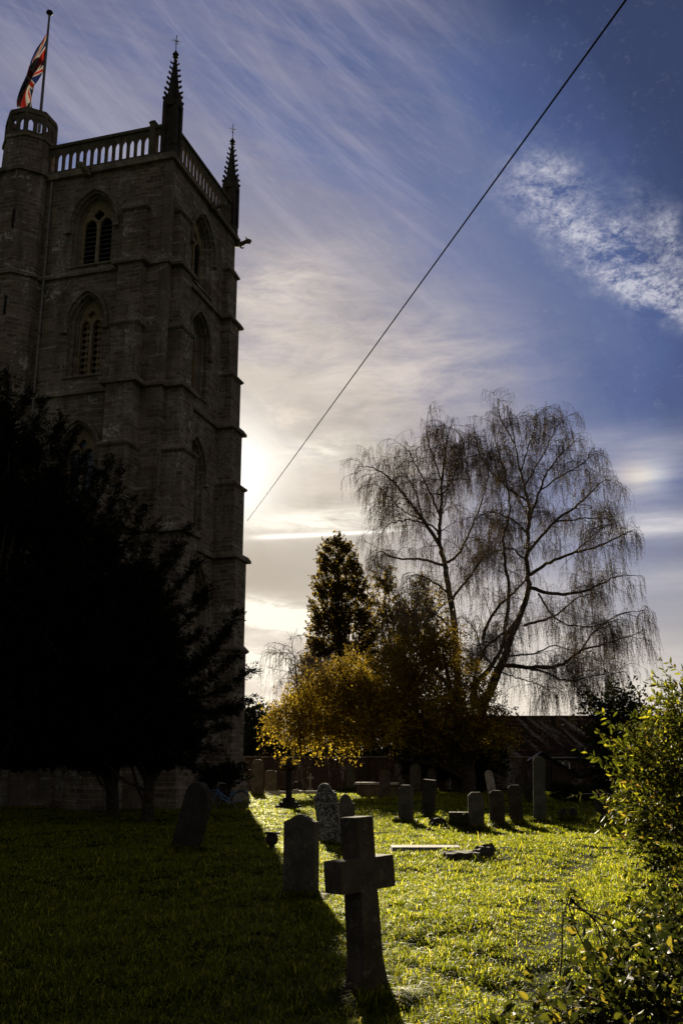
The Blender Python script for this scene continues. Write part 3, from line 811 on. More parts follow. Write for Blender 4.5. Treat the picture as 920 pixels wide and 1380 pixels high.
# flagpole and flag on the turret
def build_flag():
    base = TW @ Vector((-7.0, .25, 29.5)); Yp = base.y
    top = at(67, 20, Yp)
    p0 = at(54.5, 160, Yp); p0 = p0 + (p0-top)*.12
    fp = MB(); fp.tube([p0, top], [.062,.04], 10)
    r = empty('flagpole', p0, label='slim dark flagpole rising from the stair turret', cat='flagpole')
    fp = MB(); fp.tube([(0,0,0), tuple(top-p0)], [.075,.05], 10); fp.build('pole', M['pole'], r)
    k = MB(); k.lathe([(.02,0),(.12,.03),(.17,.10),(.15,.18),(.05,.24),(.01,.26)], 12, M=Matrix.Translation(top-p0)); k.build('finial', M['iron'], r)
    n_s, n_t = 150, 90
    topc = polyline([(65.0,42,0),(57,55,0),(48,68,0),(41,84,0),(36,100,0),(28,118,0),(23,134,0),(23,143,0)], n_s)
    botc = polyline([(59.2,95,0),(57.5,99,0),(52,108,0),(47,115,0),(45,124,0),(43,136,0),(44,148,0),(45,158,0)], n_s)
    V = np.zeros((n_s, n_t, 3))
    for i in range(n_s):
        s = i/(n_s-1)
        for j in range(n_t):
            t = j/(n_t-1)
            q = topc[i]*(1-t)+botc[i]*t
            wob = math.sin(t*9+s*5)*.26*min(1, s*4)+math.sin(t*17-s*9+1)*.09*min(1, s*3)
            q0 = q[0]+math.sin(t*11+s*7)*3.0*min(1,s*3)*(t*(1-t)*4)
            p = at(q0, q[1]+math.sin(t*8+2*s)*1.2*s, Yp + wob*2.2 - .02)
            V[i,j] = p
    def col(s, t):
        X_, Y_ = s*60, (1-t)*30          # flag 60 x 30
        dx, dy = abs(X_-30), abs(Y_-15)
        if dx < 3 or dy < 3: return 2
        if dx < 5 or dy < 5: return 1
        # saltires
        def dist(x0,y0,x1,y1): 
            l = math.hypot(x1-x0,y1-y0); return ((x1-x0)*(Y_-y0)-(y1-y0)*(X_-x0))/l
        d1 = dist(0,0,60,30); d2 = dist(0,30,60,0)
        left = X_ < 30
        for d, up in ((d1, True), (d2, False)):
            if abs(d) < 3:
                lo, hi = (-2,0) if (left == up) else (0,2)
                if lo < d < hi: return 2
        if abs(d1) < 3 or abs(d2) < 3: return 1
        return 0
    b = MB(); vs = [tuple(Vector(V[i,j])-Vector(V[0,0])) for i in range(n_s) for j in range(n_t)]
    b.v = vs
    for i in range(n_s-1):
        for j in range(n_t-1):
            b.f.append([i*n_t+j, i*n_t+j+1, (i+1)*n_t+j+1, (i+1)*n_t+j]); b.m.append(col((i+.5)/n_s, (j+.5)/n_t))
    o = b.build('flag', [M['fb'], M['fw'], M['fr']], None, smooth=True, loc=Vector(V[0,0]))
    tag(o, 'red, white and blue crossed flag drooping from the flagpole', 'flag')
build_flag()

# overhead cable
def build_cable():
    a = at(333, 702, 44.2); e = at(836, 0, 10); e2 = a + (e-a)*1.75
    pts = []
    for i in range(61):
        t = i/60; p = a+(e2-a)*t; p.z -= 4*t*(1-t)*.09; pts.append(p-a)
    b = MB(); b.tube(pts, .015, 6)
    tag(b.build('overhead_cable', M['rubber'], loc=a), 'thin black cable rising steeply from the tower across the sky', 'cable')
build_cable()

# ---------------------------------------------------------------- trees
def blobs_px(lst):
    """(px, py, rx_px, ry_px, Y[, depth radius m]) -> centres and radii in metres"""
    out = []
    for q in lst:
        px, py, rx, ry, Y = q[:5]; c = at(px, py, Y); z = c.z-EYE
        s = (Y*CT+z*ST)/FPX
        out.append((np.array(c), np.array([rx*s, q[5] if len(q) > 5 else (rx+ry)/2*s, ry*s])))
    return out
def sample_blobs(bl, n, shell=.0):
    vol = np.array([r.prod()**(2/3) for _, r in bl]); idx = RNG.choice(len(bl), n, p=vol/vol.sum())
    d = RNG.normal(size=(n,3)); d /= np.linalg.norm(d, axis=1)[:,None]
    rad = RNG.uniform(shell**3, 1, n)**(1/3)
    Cc = np.array([c for c,_ in bl])[idx]; Rr = np.array([r for _,r in bl])[idx]
    return Cc + d*Rr*rad[:,None], d
def limb(st, p0, p1, r0, r1, up=.3, jit=.25, n=8, sides=6):
    p0, p1 = np.asarray(p0,float), np.asarray(p1,float); L_ = np.linalg.norm(p1-p0)
    m = (p0+p1)/2 + np.array([0,0,up*L_*.3]) + RNG.normal(size=3)*jit*L_*.15
    P = polyline([p0, (p0*.6+m*.4)+RNG.normal(size=3)*.02*L_, m, p1], n)
    st.add(P, np.linspace(r0, r1, n), sides); return P

def sprays(centres, dirs, length, per, size, aspect, droop=0, jit=.5):
    """leaf sprays: short twigs from each centre, leaves set along them"""
    n = len(centres); t = RNG.uniform(0, 1, (n, per))
    L_ = (length*RNG.uniform(.5, 1.3, n))[:,None]
    d = dirs/np.linalg.norm(dirs, axis=1)[:,None]
    P = centres[:,None,:] + d[:,None,:]*(t*L_)[:,:,None]
    spread = (1-t*.8)*.16*length
    P = P + RNG.normal(size=P.shape)*spread[:,:,None]
    P[:,:,2] -= droop*(t*L_)**2
    Dn = np.repeat(d[:,None,:], per, 1)+RNG.normal(size=P.shape)*jit
    return leaf_quads(P.reshape(-1,3), Dn.reshape(-1,3), size, aspect, jit=.2)

def yew(base, bl, nspray, label, trunk_r, lean=0.0, slen=.8, boughs=()):
    base = Vector((base[0], base[1], gz(*base)-.05)); root = empty('yew_tree', base, label=label, cat='tree', group='dark yews beside the church tower')
    bl = [(c, r*.80) for c, r in bl]
    bo = np.array(base); cz = max(c[2] for c,_ in bl)
    top = np.array(bl[0][0])
    st = Strands(); tp = np.array([bo[0]*.3+top[0]*.7, bo[1], top[2]])
    Pt = limb(st, bo, tp, trunk_r, .05, 0, .1, 12, 10)
    for c, r in bl:
        for q in range(4):
            k = RNG.integers(1, 8); tgt = c + RNG.normal(size=3)*r*.5
            limb(st, Pt[k], tgt, trunk_r*.3, .03, -.1, .3, 8, 5)
    Vt = [v-bo for v in st.V]; st.V = Vt
    st.build('trunk', M['bark'], root)
    cen, d = sample_blobs(bl, nspray, .55)
    dd = d*np.array([1,1,.35]) + np.array([.25+lean,0,.62])
    V1, F1 = sprays(cen-bo, dd, slen, 44, .12, .28, droop=.06, jit=.55)
    bs = Strands()
    for (ax, ay, bx, by, Yb) in boughs:
        a_, b_ = np.array(at(ax, ay, Yb)), np.array(at(bx, by, Yb)); Lb = np.linalg.norm(b_-a_); ph = RNG.uniform(-.4, .4)
        q = np.linspace(0, 1, 10)[:,None]; Pb = a_+(b_-a_)*q + np.array([0, ph, 0])*q + np.array([0,0,-1])*.10*Lb*np.sin(q*math.pi)
        bs.add(Pb-bo, np.linspace(.03, .006, 10), 4)
        m = int(Lb*26)+8; t = RNG.uniform(0, 1, m)**.8; i = np.minimum((t*9).astype(int), 8); pb = Pb[i]+(Pb[i+1]-Pb[i])*(t*9-i)[:,None]
        dv = (b_-a_)/Lb; o = RNG.normal(size=(m,3)); o[:,2] = o[:,2]*.5-.25
        Vb, Fb = sprays(pb-bo, dv*.9+o*.55, .38, 26, .10, .28, droop=.3, jit=.5)
        sc_ = 1.0; F1 = np.concatenate([F1, Fb+len(V1)]); V1 = np.concatenate([V1, Vb])
    if boughs: bs.build('boughs', M['bark'], root)
    # inner mass
    ci, di = sample_blobs([(c, r*.68) for c, r in bl], nspray*20, 0)
    V2, F2 = leaf_quads(ci-bo, None, .26, .6)
    np_mesh('crown', np.concatenate([V1, V2]), np.concatenate([F1, F2+len(V1)]), M['yew'], root)
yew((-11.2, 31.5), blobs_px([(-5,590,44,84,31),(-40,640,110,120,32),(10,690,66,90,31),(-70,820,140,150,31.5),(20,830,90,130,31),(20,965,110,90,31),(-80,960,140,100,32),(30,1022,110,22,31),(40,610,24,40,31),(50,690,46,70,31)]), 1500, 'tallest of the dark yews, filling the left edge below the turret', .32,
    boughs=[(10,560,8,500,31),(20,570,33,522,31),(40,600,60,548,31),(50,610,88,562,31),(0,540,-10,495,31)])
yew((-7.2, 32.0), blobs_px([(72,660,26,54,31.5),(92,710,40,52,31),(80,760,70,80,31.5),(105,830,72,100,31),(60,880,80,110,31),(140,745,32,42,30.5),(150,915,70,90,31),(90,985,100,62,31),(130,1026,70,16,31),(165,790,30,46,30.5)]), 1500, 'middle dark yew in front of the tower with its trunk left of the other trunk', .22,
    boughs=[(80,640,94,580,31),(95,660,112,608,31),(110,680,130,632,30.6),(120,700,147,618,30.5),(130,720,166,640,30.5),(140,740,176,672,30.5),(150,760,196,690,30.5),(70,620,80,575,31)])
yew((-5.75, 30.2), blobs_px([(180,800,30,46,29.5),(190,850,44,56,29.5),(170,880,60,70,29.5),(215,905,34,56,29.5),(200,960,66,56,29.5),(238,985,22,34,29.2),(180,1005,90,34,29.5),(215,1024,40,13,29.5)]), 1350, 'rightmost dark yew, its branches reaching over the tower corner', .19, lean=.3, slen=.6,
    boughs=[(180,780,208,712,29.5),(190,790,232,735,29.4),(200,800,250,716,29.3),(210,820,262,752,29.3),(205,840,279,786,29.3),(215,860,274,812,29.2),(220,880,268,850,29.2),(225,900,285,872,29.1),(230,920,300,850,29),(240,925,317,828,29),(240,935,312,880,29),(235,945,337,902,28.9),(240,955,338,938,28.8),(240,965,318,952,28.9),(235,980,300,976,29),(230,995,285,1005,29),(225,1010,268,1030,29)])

# weeping birches
HANG = 1.0
def birch(base_px, Y, limbs, label, r0, seedoff):
    global RNG
    RNG = np.random.default_rng(seedoff)
    bp = at(*base_px, Y); base = np.array([bp.x, bp.y, gz(bp.x, bp.y)-.05])
    root = empty('birch_tree', Vector(base), label=label, cat='tree', group='weeping birches behind the lawn')
    st = Strands(); tw = Strands(); lv = []; lvd = []; K = Y/50
    main = []
    for (pts, ra, rb, dy0, dy1) in limbs:
        P3 = []
        for i, (px, py) in enumerate(pts):
            t = i/(len(pts)-1); P3.append(np.array(at(px, py, Y+(dy0+(dy1-dy0)*t)*K)))
        if py is None: pass
        if pts[0] == base_px: P3[0] = base.copy()
        P = polyline(P3, max(8, int(5*len(pts)))); P[1:-1] += RNG.normal(size=(len(P)-2,3))*.03
        st.add(P-base, np.linspace(ra*.85, rb*.8, len(P))*K, 8); main.append((P, ra, rb))
    def hang(p, L_, drift):
        n = 6; t = np.linspace(0, 1, n)[:,None]; L_ = L_*(1.0+.55*max(0, min(1, (11-p[2]/K)/5)))*K
        w = RNG.normal(size=3)*np.array([.10,.10,0])
        P = p + np.array([drift[0]*.16, drift[1]*.16, 0])*np.sqrt(t)*L_ + w*t*L_ - np.array([0,0,1])*t*L_
        P[1:-1] += RNG.normal(size=(n-2,3))*.025
        tw.add(P-base, np.linspace(.0080, .0040, n), 3)
        k = max(2, int(L_*7)); q = RNG.uniform(.1, 1, k)
        lv.append(P[0]*(1-q)[:,None]+P[-1]*q[:,None]-base+RNG.normal(size=(k,3))*.05)
    def secondary(p, d, L_, r, lvl):
        L_ = L_*K; n = 8; P = [p]; d = nrm(d); cur = p.copy()
        for i in range(n-1):
            d = nrm(d + np.array([0,0,-.10 if lvl == 1 else -.20]) + RNG.normal(size=3)*.17); cur = cur + d*L_/(n-1); P.append(cur.copy())
        P = np.array(P); (st if lvl == 1 else tw).add(P-base, np.linspace(r, .007, n), 4 if lvl == 1 else 3)
        if lvl == 1:
            for k in range(int(L_*3.6/K)+3):
                q = RNG.uniform(.2, 1); i = min(int(q*(n-1)), n-2); a = nrm(P[i+1]-P[i]); o = RNG.normal(size=3); o[2] = abs(o[2])*.5
                secondary(P[i], a*.7+nrm(o)*.8, RNG.uniform(.45, 1.25), .013, 2)
        m = int(HANG*L_/K*(1.8 if lvl == 1 else 4.0))+(1 if HANG == 1 else 0)
        for k in range(m):
            q = RNG.uniform(.3, 1); i = min(int(q*(n-1)), n-2)
            hang(P[i]*(1-(q*(n-1)-i))+P[i+1]*(q*(n-1)-i), RNG.uniform(.25, 1.0)*(1.2 if lvl == 2 else 1), nrm(P[i+1]-P[i]))
    for P, ra, rb in main:
        segl = np.linalg.norm(np.diff(P, axis=0), axis=1); tot = segl.sum()
        cnt = int(tot/K*3.0) if ra < .2 else int(tot/K*1.6)
        for k in range(cnt):
            q = RNG.uniform(.18 if ra < .2 else .55, 1)**.85; i = min(int(q*(len(P)-1)), len(P)-2)
            a = nrm(P[i+1]-P[i]); o = RNG.normal(size=3); o[2] = abs(o[2])*.7; o = nrm(o - a*np.dot(o, a)*.5)
            secondary(P[i], a*.45+o*.9+np.array([0,0,.12-.25*q]), RNG.uniform(.8, 2.6)*(1.15-.62*q), max(.016, .26*(ra+(rb-ra)*q)), 1)
        # fine upright tips at the end
        for k in range(5): secondary(P[-1], nrm(P[-1]-P[-3])+RNG.normal(size=3)*.5+np.array([0,0,.05]), RNG.uniform(.2,.6), .012, 2)
    st.build('trunk', M['birch_bark'], root); tw.build('hanging_twigs', M['twig'], root)
    Lp = np.concatenate(lv); V, F = leaf_quads(Lp, np.tile([0,0,-1.], (len(Lp),1)), .060, .6, jit=.6)
    np_mesh('leaves', V, F, M['birch_leaf'], root)
b1 = [
 ([(616,1068),(618,1000),(617,940),(613,860),(605,800),(598,760),(592,734),(593,697),(595,646),(601,600),(609,567)], .30, .03, 0, 0),
 ([(592,734),(569,700),(547,671),(532,652),(508,633),(484,628)], .13, .02, 0, -1.5),
 ([(598,762),(563,753),(532,752),(512,743),(500,760)], .09, .02, 0, 1.5),
 ([(590,720),(582,709),(551,701),(525,706),(512,720)], .07, .02, 0, -2.5),
 ([(593,697),(575,655),(556,620),(548,596)], .08, .02, 0, 2),
 ([(570,700),(560,665),(548,640),(536,612)], .06, .015, -.3, -2.4),
 ([(595,650),(585,620),(575,590),(578,575)], .06, .02, 0, -1.8),
 ([(595,670),(612,640),(620,610),(628,592)], .06, .02, 0, 2.2),
 ([(598,760),(616,748),(640,700),(655,650),(660,610)], .10, .02, 0, -1.5),
 ([(606,810),(630,780),(655,740),(665,700)], .10, .02, 0, 2.5),
 ([(604,800),(585,785),(560,775),(540,790)], .07, .02, 0, -2.2),
 ([(612,850),(590,830),(560,822),(530,835)], .07, .02, 0, -3),
 ([(593,700),(600,670),(606,640),(612,610)], .05, .02, 0, 3.2),
 ([(569,700),(545,690),(520,665),(506,650)], .05, .02, 0, 1.0)]
b2 = [
 ([(634,1068),(637,1010),(649,959),(668,910),(680,885),(688,859),(703,820),(711,794),(709,748),(712,703),(711,676),(701,637),(693,598),(685,556)], .34, .025, 1.5, 1.5),
 ([(640,990),(636,930),(650,880),(666,862),(690,845)], .12, .06, 1.2, 0.5),
 ([(649,959),(638,928),(660,900),(672,880),(682,855),(701,827)], .2, .08, 1.5, 1.0),
 ([(650,862),(665,825),(690,800),(709,780)], .12, .06, 1.5, 1.3),
 ([(677,870),(685,807),(681,761),(678,722),(686,690),(680,640),(668,600),(664,575)], .13, .02, 1.5, -.5),
 ([(713,775),(740,758),(773,745),(809,735),(836,722),(850,716)], .12, .02, 1.5, 0),
 ([(711,791),(743,800),(783,797),(809,787),(832,776),(858,776)], .13, .02, 1.5, 3),
 ([(706,843),(747,830),(776,806),(800,800)], .09, .02, 1.5, 4),
 ([(676,896),(722,899),(756,895),(784,876),(823,865),(862,852)], .14, .02, 1.5, -1),
 ([(690,895),(730,905),(765,918),(800,910),(840,905)], .08, .02, 1.2, -2.5),
 ([(672,905),(700,915),(725,922),(745,935)], .05, .015, 1.5, 3),
 ([(682,885),(720,880),(750,870),(790,885),(815,895)], .06, .015, 1.5, 4),
 ([(712,703),(727,660),(740,631),(760,608),(776,592)], .10, .02, 1.5, 0),
 ([(710,745),(747,703),(783,676),(806,652),(818,646)], .11, .02, 1.5, 2.5),
 ([(711,676),(675,650),(649,618),(640,590)], .08, .02, 1.5, -1),
 ([(709,690),(690,660),(672,640),(660,600)], .06, .02, 1.5, 3.5),
 ([(701,637),(712,600),(722,570),(726,556)], .06, .02, 1.5, 0),
 ([(693,598),(680,575),(672,560),(670,552)], .05, .02, 1.5, 2.5),
 ([(706,655),(735,605),(750,575),(760,568)], .06, .02, 1.5, 4),
 ([(727,660),(757,640),(785,625),(797,605)], .06, .02, 1.5, -2),
 ([(711,720),(690,700),(660,690),(640,700)], .07, .02, 1.5, -2.5),
 ([(747,703),(775,700),(805,698),(822,700)], .06, .02, 2, 5),
 ([(711,760),(690,740),(665,745),(645,760)], .07, .02, 1.5, 4.5),
 ([(773,745),(795,725),(812,712),(825,706)], .05, .02, 1, -2),
 ([(783,876),(800,850),(835,828),(866,822)], .07, .02, 0, 2),
 ([(725,800),(750,835),(790,845),(830,835)], .07, .02, 2, -2),
 ([(670,905),(650,880),(640,850),(622,830)], .08, .02, 1.5, 3)]
birch((616,1068), 62, b1, 'left weeping birch with bare drooping twigs, leaning over the dark conifer', .3, 11)
birch((634,1068), 62, b2, 'larger right weeping birch, its crown the tallest against the sky', .34, 12)
b3 = [([(408,1055),(404,1000),(402,950),(398,900),(392,862)], .09, .015, 0, 0), ([(402,930),(390,900),(382,882)], .04,.01,0,-1), ([(403,950),(415,915),(420,880)], .04,.01,0,1)]
b3 = [(p_, a_, b_, c_, d_) for p_, a_, b_, c_, d_ in b3]
HANG = .45
birch((408,1055), 56, b3, 'small thin birch at the left edge of the yellow tree', .1, 13)
RNG = np.random.default_rng(21)

def foliage_tree(name, base, Y, bl, n, mat, label, tr, size, per=30, cat='tree', up=.2, droop=.1, length=.9, limbs=5, aspect=.7, shell=.3, thing_extra=None, group=None):
    bo = np.array([base[0], base[1], gz(*base)-.05]); root = empty(name, Vector(bo), label=label, cat=cat, group=group)
    st = Strands(); hi = max((c for c,_ in bl), key=lambda c: c[2])
    tp = np.array([hi[0], hi[1], hi[2]]); Pt = limb(st, bo, tp, tr, .04, 0, .12, 12, 9)
    for c, r in bl:
        for q in range(limbs):
            k = RNG.integers(2, 9); limb(st, Pt[k], c+RNG.normal(size=3)*r*.45, tr*.35, .025, .15, .4, 8, 5)
    if thing_extra: thing_extra(st, bo)
    st.V = [v-bo for v in st.V]; st.build('trunk', M['bark'], root)
    cen, d = sample_blobs(bl, n, shell)
    dd = d*np.array([1,1,.6])+np.array([0,0,up])+RNG.normal(size=d.shape)*.35
    V, F = sprays(cen-bo, dd, length, per, size, aspect, droop=droop, jit=.9)
    np_mesh('crown', V, F, mat, root); return root
def autumn_limbs(st, bo):
    Yt = 56
    for pts, ra, rb, dy in (
        ([(632,1000),(600,968),(575,972),(545,985),(505,992),(470,978),(440,950)], .17, .03, -2),
        ([(634,985),(610,955),(580,960),(545,968),(520,955),(500,930),(485,900)], .14, .03, -1),
        ([(640,980),(660,965),(680,975),(700,990)], .10, .02, -1),
        ([(628,960),(600,920),(570,890),(545,850)], .13, .02, 1),
        ([(500,985),(470,960),(440,965),(405,985)], .07, .02, -2)):
        P = polyline([np.array(at(px, py, Yt+dy*i/len(pts))) for i, (px, py) in enumerate(pts)], 24)
        st.add(P, np.linspace(ra, rb, 24), 7)
px0 = at(631, 1066, 58)
foliage_tree('autumn_tree', (px0.x, 58), 58, blobs_px([
 (412,972,40,22,56,2.4),(388,982,20,13,56,1.6),(398,958,18,18,56,1.6),(440,948,34,32,56.5,2.4),(455,918,22,20,57,1.6),(478,905,18,18,57.5,1.4),(425,925,14,14,57,1.2),(475,962,42,28,56.5,2.6),(515,945,44,36,57,2.6),(490,940,24,18,57,2),(552,892,30,36,58,2.2),(585,915,36,46,58,2.4),(560,960,56,36,57,2.8),
 (620,965,44,34,57.5,2.4),(450,992,46,12,56,1.8),(520,986,50,16,56,2),(640,988,20,20,57,1.4),(600,985,36,20,56.5,1.8),(672,1000,12,16,58,.9),(595,868,18,22,58.5,1.4),(640,925,14,30,58,1.2),(655,968,22,20,58,1.2)]),
 5600, M['autumn'], 'low spreading autumn tree with brown and yellow backlit leaves', .45, .125, per=18, limbs=2, thing_extra=autumn_limbs, length=1.25, droop=.10, shell=.1)
p = at(458, 1050, 90)
foliage_tree('cypress_tree', (p.x, 90.5), 90.5, blobs_px([(455,738,13,12,90.5,.9),(455,756,23,21,90.5,1.8),(457,785,33,30,90.5,2.4),(460,820,40,36,90.5,2.8),(461,858,45,40,90.5,3.2),(458,905,52,44,90.5,3.6),(448,950,56,40,90.5,3.8)]),
 2700, M['bronze'], 'tall pointed bronzed cypress rising left of the birches', .34, .20, per=26, up=.9, droop=0, length=.8, aspect=.7, shell=.6, group='dark conifers behind the yellow tree')
p = at(540, 1050, 93)
foliage_tree('cypress_tree', (p.x, 93.5), 93.5, blobs_px([(516,780,10,16,93.5,1.2),(518,815,18,30,93.5,2),(520,860,26,38,93.5,2.5),(545,840,18,26,93.5,2),(566,798,10,20,94,1.2),(566,832,18,30,94,2),(560,880,32,44,94,2.8),(590,820,12,26,94,1.5),(520,920,40,40,94,3),(592,880,18,36,94,2)]),
 1500, M['bronze'], 'shorter bronzed conifer with twin tops behind the yellow tree', .3, .20, per=26, up=.7, droop=0, length=.9, aspect=.6, shell=.3, group='dark conifers behind the yellow tree')
p = at(352, 1040, 72)
foliage_tree('evergreen_tree', (p.x, 74), 74, blobs_px([(348,1000,20,42,74,2.4),(338,985,14,24,75,1.8),(362,1005,14,36,74,2),(330,1020,20,30,75,2),(385,1020,18,24,76,2)]),
 700, M['dark_leaf'], 'dark evergreen beyond the brick wall beside the tower', .25, .22, per=30, up=.5, droop=0, length=1.0, shell=.2)
p = at(640, 1040, 63)
foliage_tree('evergreen_tree', (p.x, 63), 63, blobs_px([(625,1025,20,28,62,1.4),(648,1015,24,34,62,1.4),(605,1022,24,26,63,1.4),(640,1045,14,20,61.5,1)]),
 800, M['dark_leaf'], 'squat dark evergreen between the birch trunks and the brick house', .25, .18, per=30, up=.3, droop=0, length=.8, shell=.2)
p = at(822, 1060, 40)
foliage_tree('evergreen_tree', (p.x, 40), 40, blobs_px([(828,955,18,20,40,1),(835,985,26,30,40,1.4),(842,1030,32,36,40,1.6)]),
 330, M['dark_leaf'], 'small dark conifer showing over the right-hand shrub', .12, .13, per=36, up=.1, droop=.0, length=1.1, shell=.3)
# undergrowth hedge behind the wall, a run of separate shrubs
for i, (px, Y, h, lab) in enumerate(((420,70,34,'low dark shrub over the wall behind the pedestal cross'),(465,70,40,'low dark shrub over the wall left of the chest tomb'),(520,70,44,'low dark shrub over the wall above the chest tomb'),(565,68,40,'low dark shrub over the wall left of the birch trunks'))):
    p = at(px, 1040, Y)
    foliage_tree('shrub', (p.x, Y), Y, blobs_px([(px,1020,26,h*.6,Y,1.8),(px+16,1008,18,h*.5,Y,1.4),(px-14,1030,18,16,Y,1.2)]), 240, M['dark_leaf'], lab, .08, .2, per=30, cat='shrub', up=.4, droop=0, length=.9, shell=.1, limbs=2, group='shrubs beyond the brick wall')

# shrub at the right, close
def leafy_shrub(name, base, bl, n, mat, label, size, per, length, up, cat='shrub', stems=26, lean=(0,0,0), aspect=.34, out=.9, droop=.25, extra=()):
    bo = np.array([base[0], base[1], gz(*base)-.02]); root = empty(name, Vector(bo), label=label, cat=cat)
    st = Strands(); LV = []; LF = []; off = 0
    cen, d = sample_blobs(bl, n, .5)
    for k in range(stems):
        limb(st, bo+RNG.normal(size=3)*np.array([.25,.25,0]), cen[k]*1.0, .009 if cat != 'shrub' or name == 'bramble' else .016, .004, .5, .3, 8, 5)
    P0s, P1s = [], []
    for k in range(n):
        dir_ = nrm(d[k]*np.array([1,1,.5])*out + np.array([0,0,up]) + np.array(lean) + RNG.normal(size=3)*.35)
        L_ = length*RNG.uniform(.5, 1.4); m = 6; t = np.linspace(0,1,m)[:,None]
        P = cen[k] + dir_*t*L_ - np.array([0,0,1])*droop*(t*L_)**2 + RNG.normal(size=3)*.05*t*t
        st.add(P, np.linspace(.0035, .0012, m), 3)
        q = RNG.uniform(.05, 1, per); i = np.minimum((q*(m-1)).astype(int), m-2); f = (q*(m-1)-i)[:,None]
        pos = P[i]*(1-f)+P[i+1]*f; a = P[i+1]-P[i]; a /= np.linalg.norm(a, axis=1)[:,None]
        o = RNG.normal(size=(per,3)); o -= a*(o*a).sum(1)[:,None]; o /= np.linalg.norm(o, axis=1)[:,None]
        P0s.append(pos); P1s.append(a*.75+o*.8+np.array([0,0,-.12]))
    P = np.concatenate(P0s)-bo; D = np.concatenate(P1s); D /= np.linalg.norm(D, axis=1)[:,None]
    # leaf: 2x2 folded blade with pointed tip
    s = (size*RNG.uniform(.55, 1.3, len(P)))[:,None]; o = RNG.normal(size=P.shape); sd = np.cross(D, o); sd /= np.linalg.norm(sd, axis=1)[:,None]
    nn = np.cross(D, sd); w = s*aspect*.5
    A = P; B = P+D*s*.35-nn*s*.02; T_ = P+D*s-nn*s*.14; m2 = P+D*s*.7-nn*s*.06
    V = np.stack([A, B+sd*w+nn*w*.35, m2+sd*w*.75+nn*w*.3, T_, m2-sd*w*.75+nn*w*.3, B-sd*w+nn*w*.35], 1).reshape(-1,3)
    b = np.arange(len(P))[:,None]*6
    F = np.concatenate([b+np.array([0,1,2,3]), b+np.array([0,3,4,5])])
    st.V = [v-bo for v in st.V]; st.build('stems', M['bark'], root); np_mesh('leaves', V, F, mat, root)
    return root
leafy_shrub('shrub', (4.4, 10.1), blobs_px([(930,965,26,34,9.6,.5),(925,1010,40,36,9.6,.6),(888,1030,28,36,9.5,.5),(945,1060,56,56,9.8,.8),(882,1075,26,36,9.4,.5),(925,1115,46,46,9.6,.7),(905,1140,30,30,9.5,.5),(990,990,50,80,10,.9),(955,1180,36,40,9.8,.5)]),
 900, M['shrub'], 'tall green leafy shrub at the right edge of the lawn, glossy narrow leaves', .070, 16, .44, .40, lean=(-.2,0,0), stems=40)
leafy_shrub('bramble', (2.9, 5.6), blobs_px([(915,1345,60,44,5.8,.4),(860,1375,60,30,5.5,.35),(950,1280,30,40,6.2,.3),(810,1400,50,20,5.2,.3),(760,1430,40,20,5.0,.3)]),
 250, M['bramble'], 'tangled bramble with dark arching shoots in the bottom right corner', .060, 13, .42, .25, lean=(-.35,0,0), stems=30, aspect=.55, droop=.7)
leafy_shrub('nettle', (2.25, 8.0), blobs_px([(762,1235,4,14,8.0,.05),(764,1215,6,7,8.0,.06)]), 9, M['bramble'], 'single small weed standing in the grass left of the bramble', .045, 9, .10, .8, cat='weed', stems=6, aspect=.5)
leafy_shrub('bramble', (3.6, 7.9), blobs_px([(905,1245,26,20,8.2,.3),(935,1225,24,34,8.3,.4),(875,1275,24,8,7.8,.2)]), 90, M['bramble'], 'low bramble sprays at the foot of the leafy shrub', .055, 11, .32, .3, lean=(-.3,0,0), stems=14, aspect=.5, droop=.6)

# ---------------------------------------------------------------- graves
def outline(kind, w, h):
    a = w/2
    if kind == 'round': return [(-a,0),(a,0)]+[(a*math.cos(t), h-a+a*math.sin(t)) for t in np.linspace(0, math.pi, 13)]
    if kind == 'low_round': return [(-a,0),(a,0)]+[(a*math.cos(t), h-a*.45+a*.45*math.sin(t)) for t in np.linspace(0, math.pi, 13)]
    if kind == 'peak': return [(-a,0),(a,0),(a,h-.10),(0,h),(-a,h-.10)]
    if kind == 'chamfer': return [(-a,0),(a,0),(a,h-.09),(a*.55,h),(-a*.55,h),(-a,h-.09)]
    if kind == 'gothic': return arch(w, h-w*.55, h, 0, 0, 7)
    if kind == 'ogee':
        r = [(a,h-.085)]+[(a*(1-t)+0*t, h-.085+.085*(t*t*(3-2*t))**1.0) for t in np.linspace(.12,1,8)]
        return [(-a,0),(a,0)]+r+[(-x,z) for x,z in r[:-1][::-1]]
    if kind == 'shoulder':
        r = [(a,h-.22),(a*.8,h-.22),(a*.8,h-.19)]+[(a*.66*math.cos(t), h-.2+.2*math.sin(t)) for t in np.linspace(0, math.pi, 11)]
        return [(-a,0),(a,0)]+r+[(-a*.8,h-.19),(-a*.8,h-.22),(-a,h-.22)]
    return [(-a,0),(a,0),(a,h),(-a,h)]
GR = [(.19, 7.72, .3, .3, .7)]
def headstone(px, py, w, h, th, kind, mat, rz, label, lean=(0,0), base=None, group='headstones standing on the lawn', sink=.12, cat='headstone'):
    x, y = on_ground(px, py); z = gz(x, y); GR.append((x, y, w, th, rz))
    r = empty('headstone', (x, y, z), rz, label=label, cat=cat, group=group); r.rotation_euler = (lean[0], lean[1], rz)
    b = MB(); o = [(q, zz-sink if zz == 0 else zz) for q, zz in outline(kind, w, h)]
    b.plate([o], -th/2, th/2); b.build('slab', mat, r, bevel=min(.018, th*.15))
    if base:
        b = MB(); bw, bh, bt = base; b.box(-bw/2, bw/2, -bt/2, bt/2, -.08, bh, top=.02); b.build('base', mat, r, bevel=.01)
    return r
H = headstone
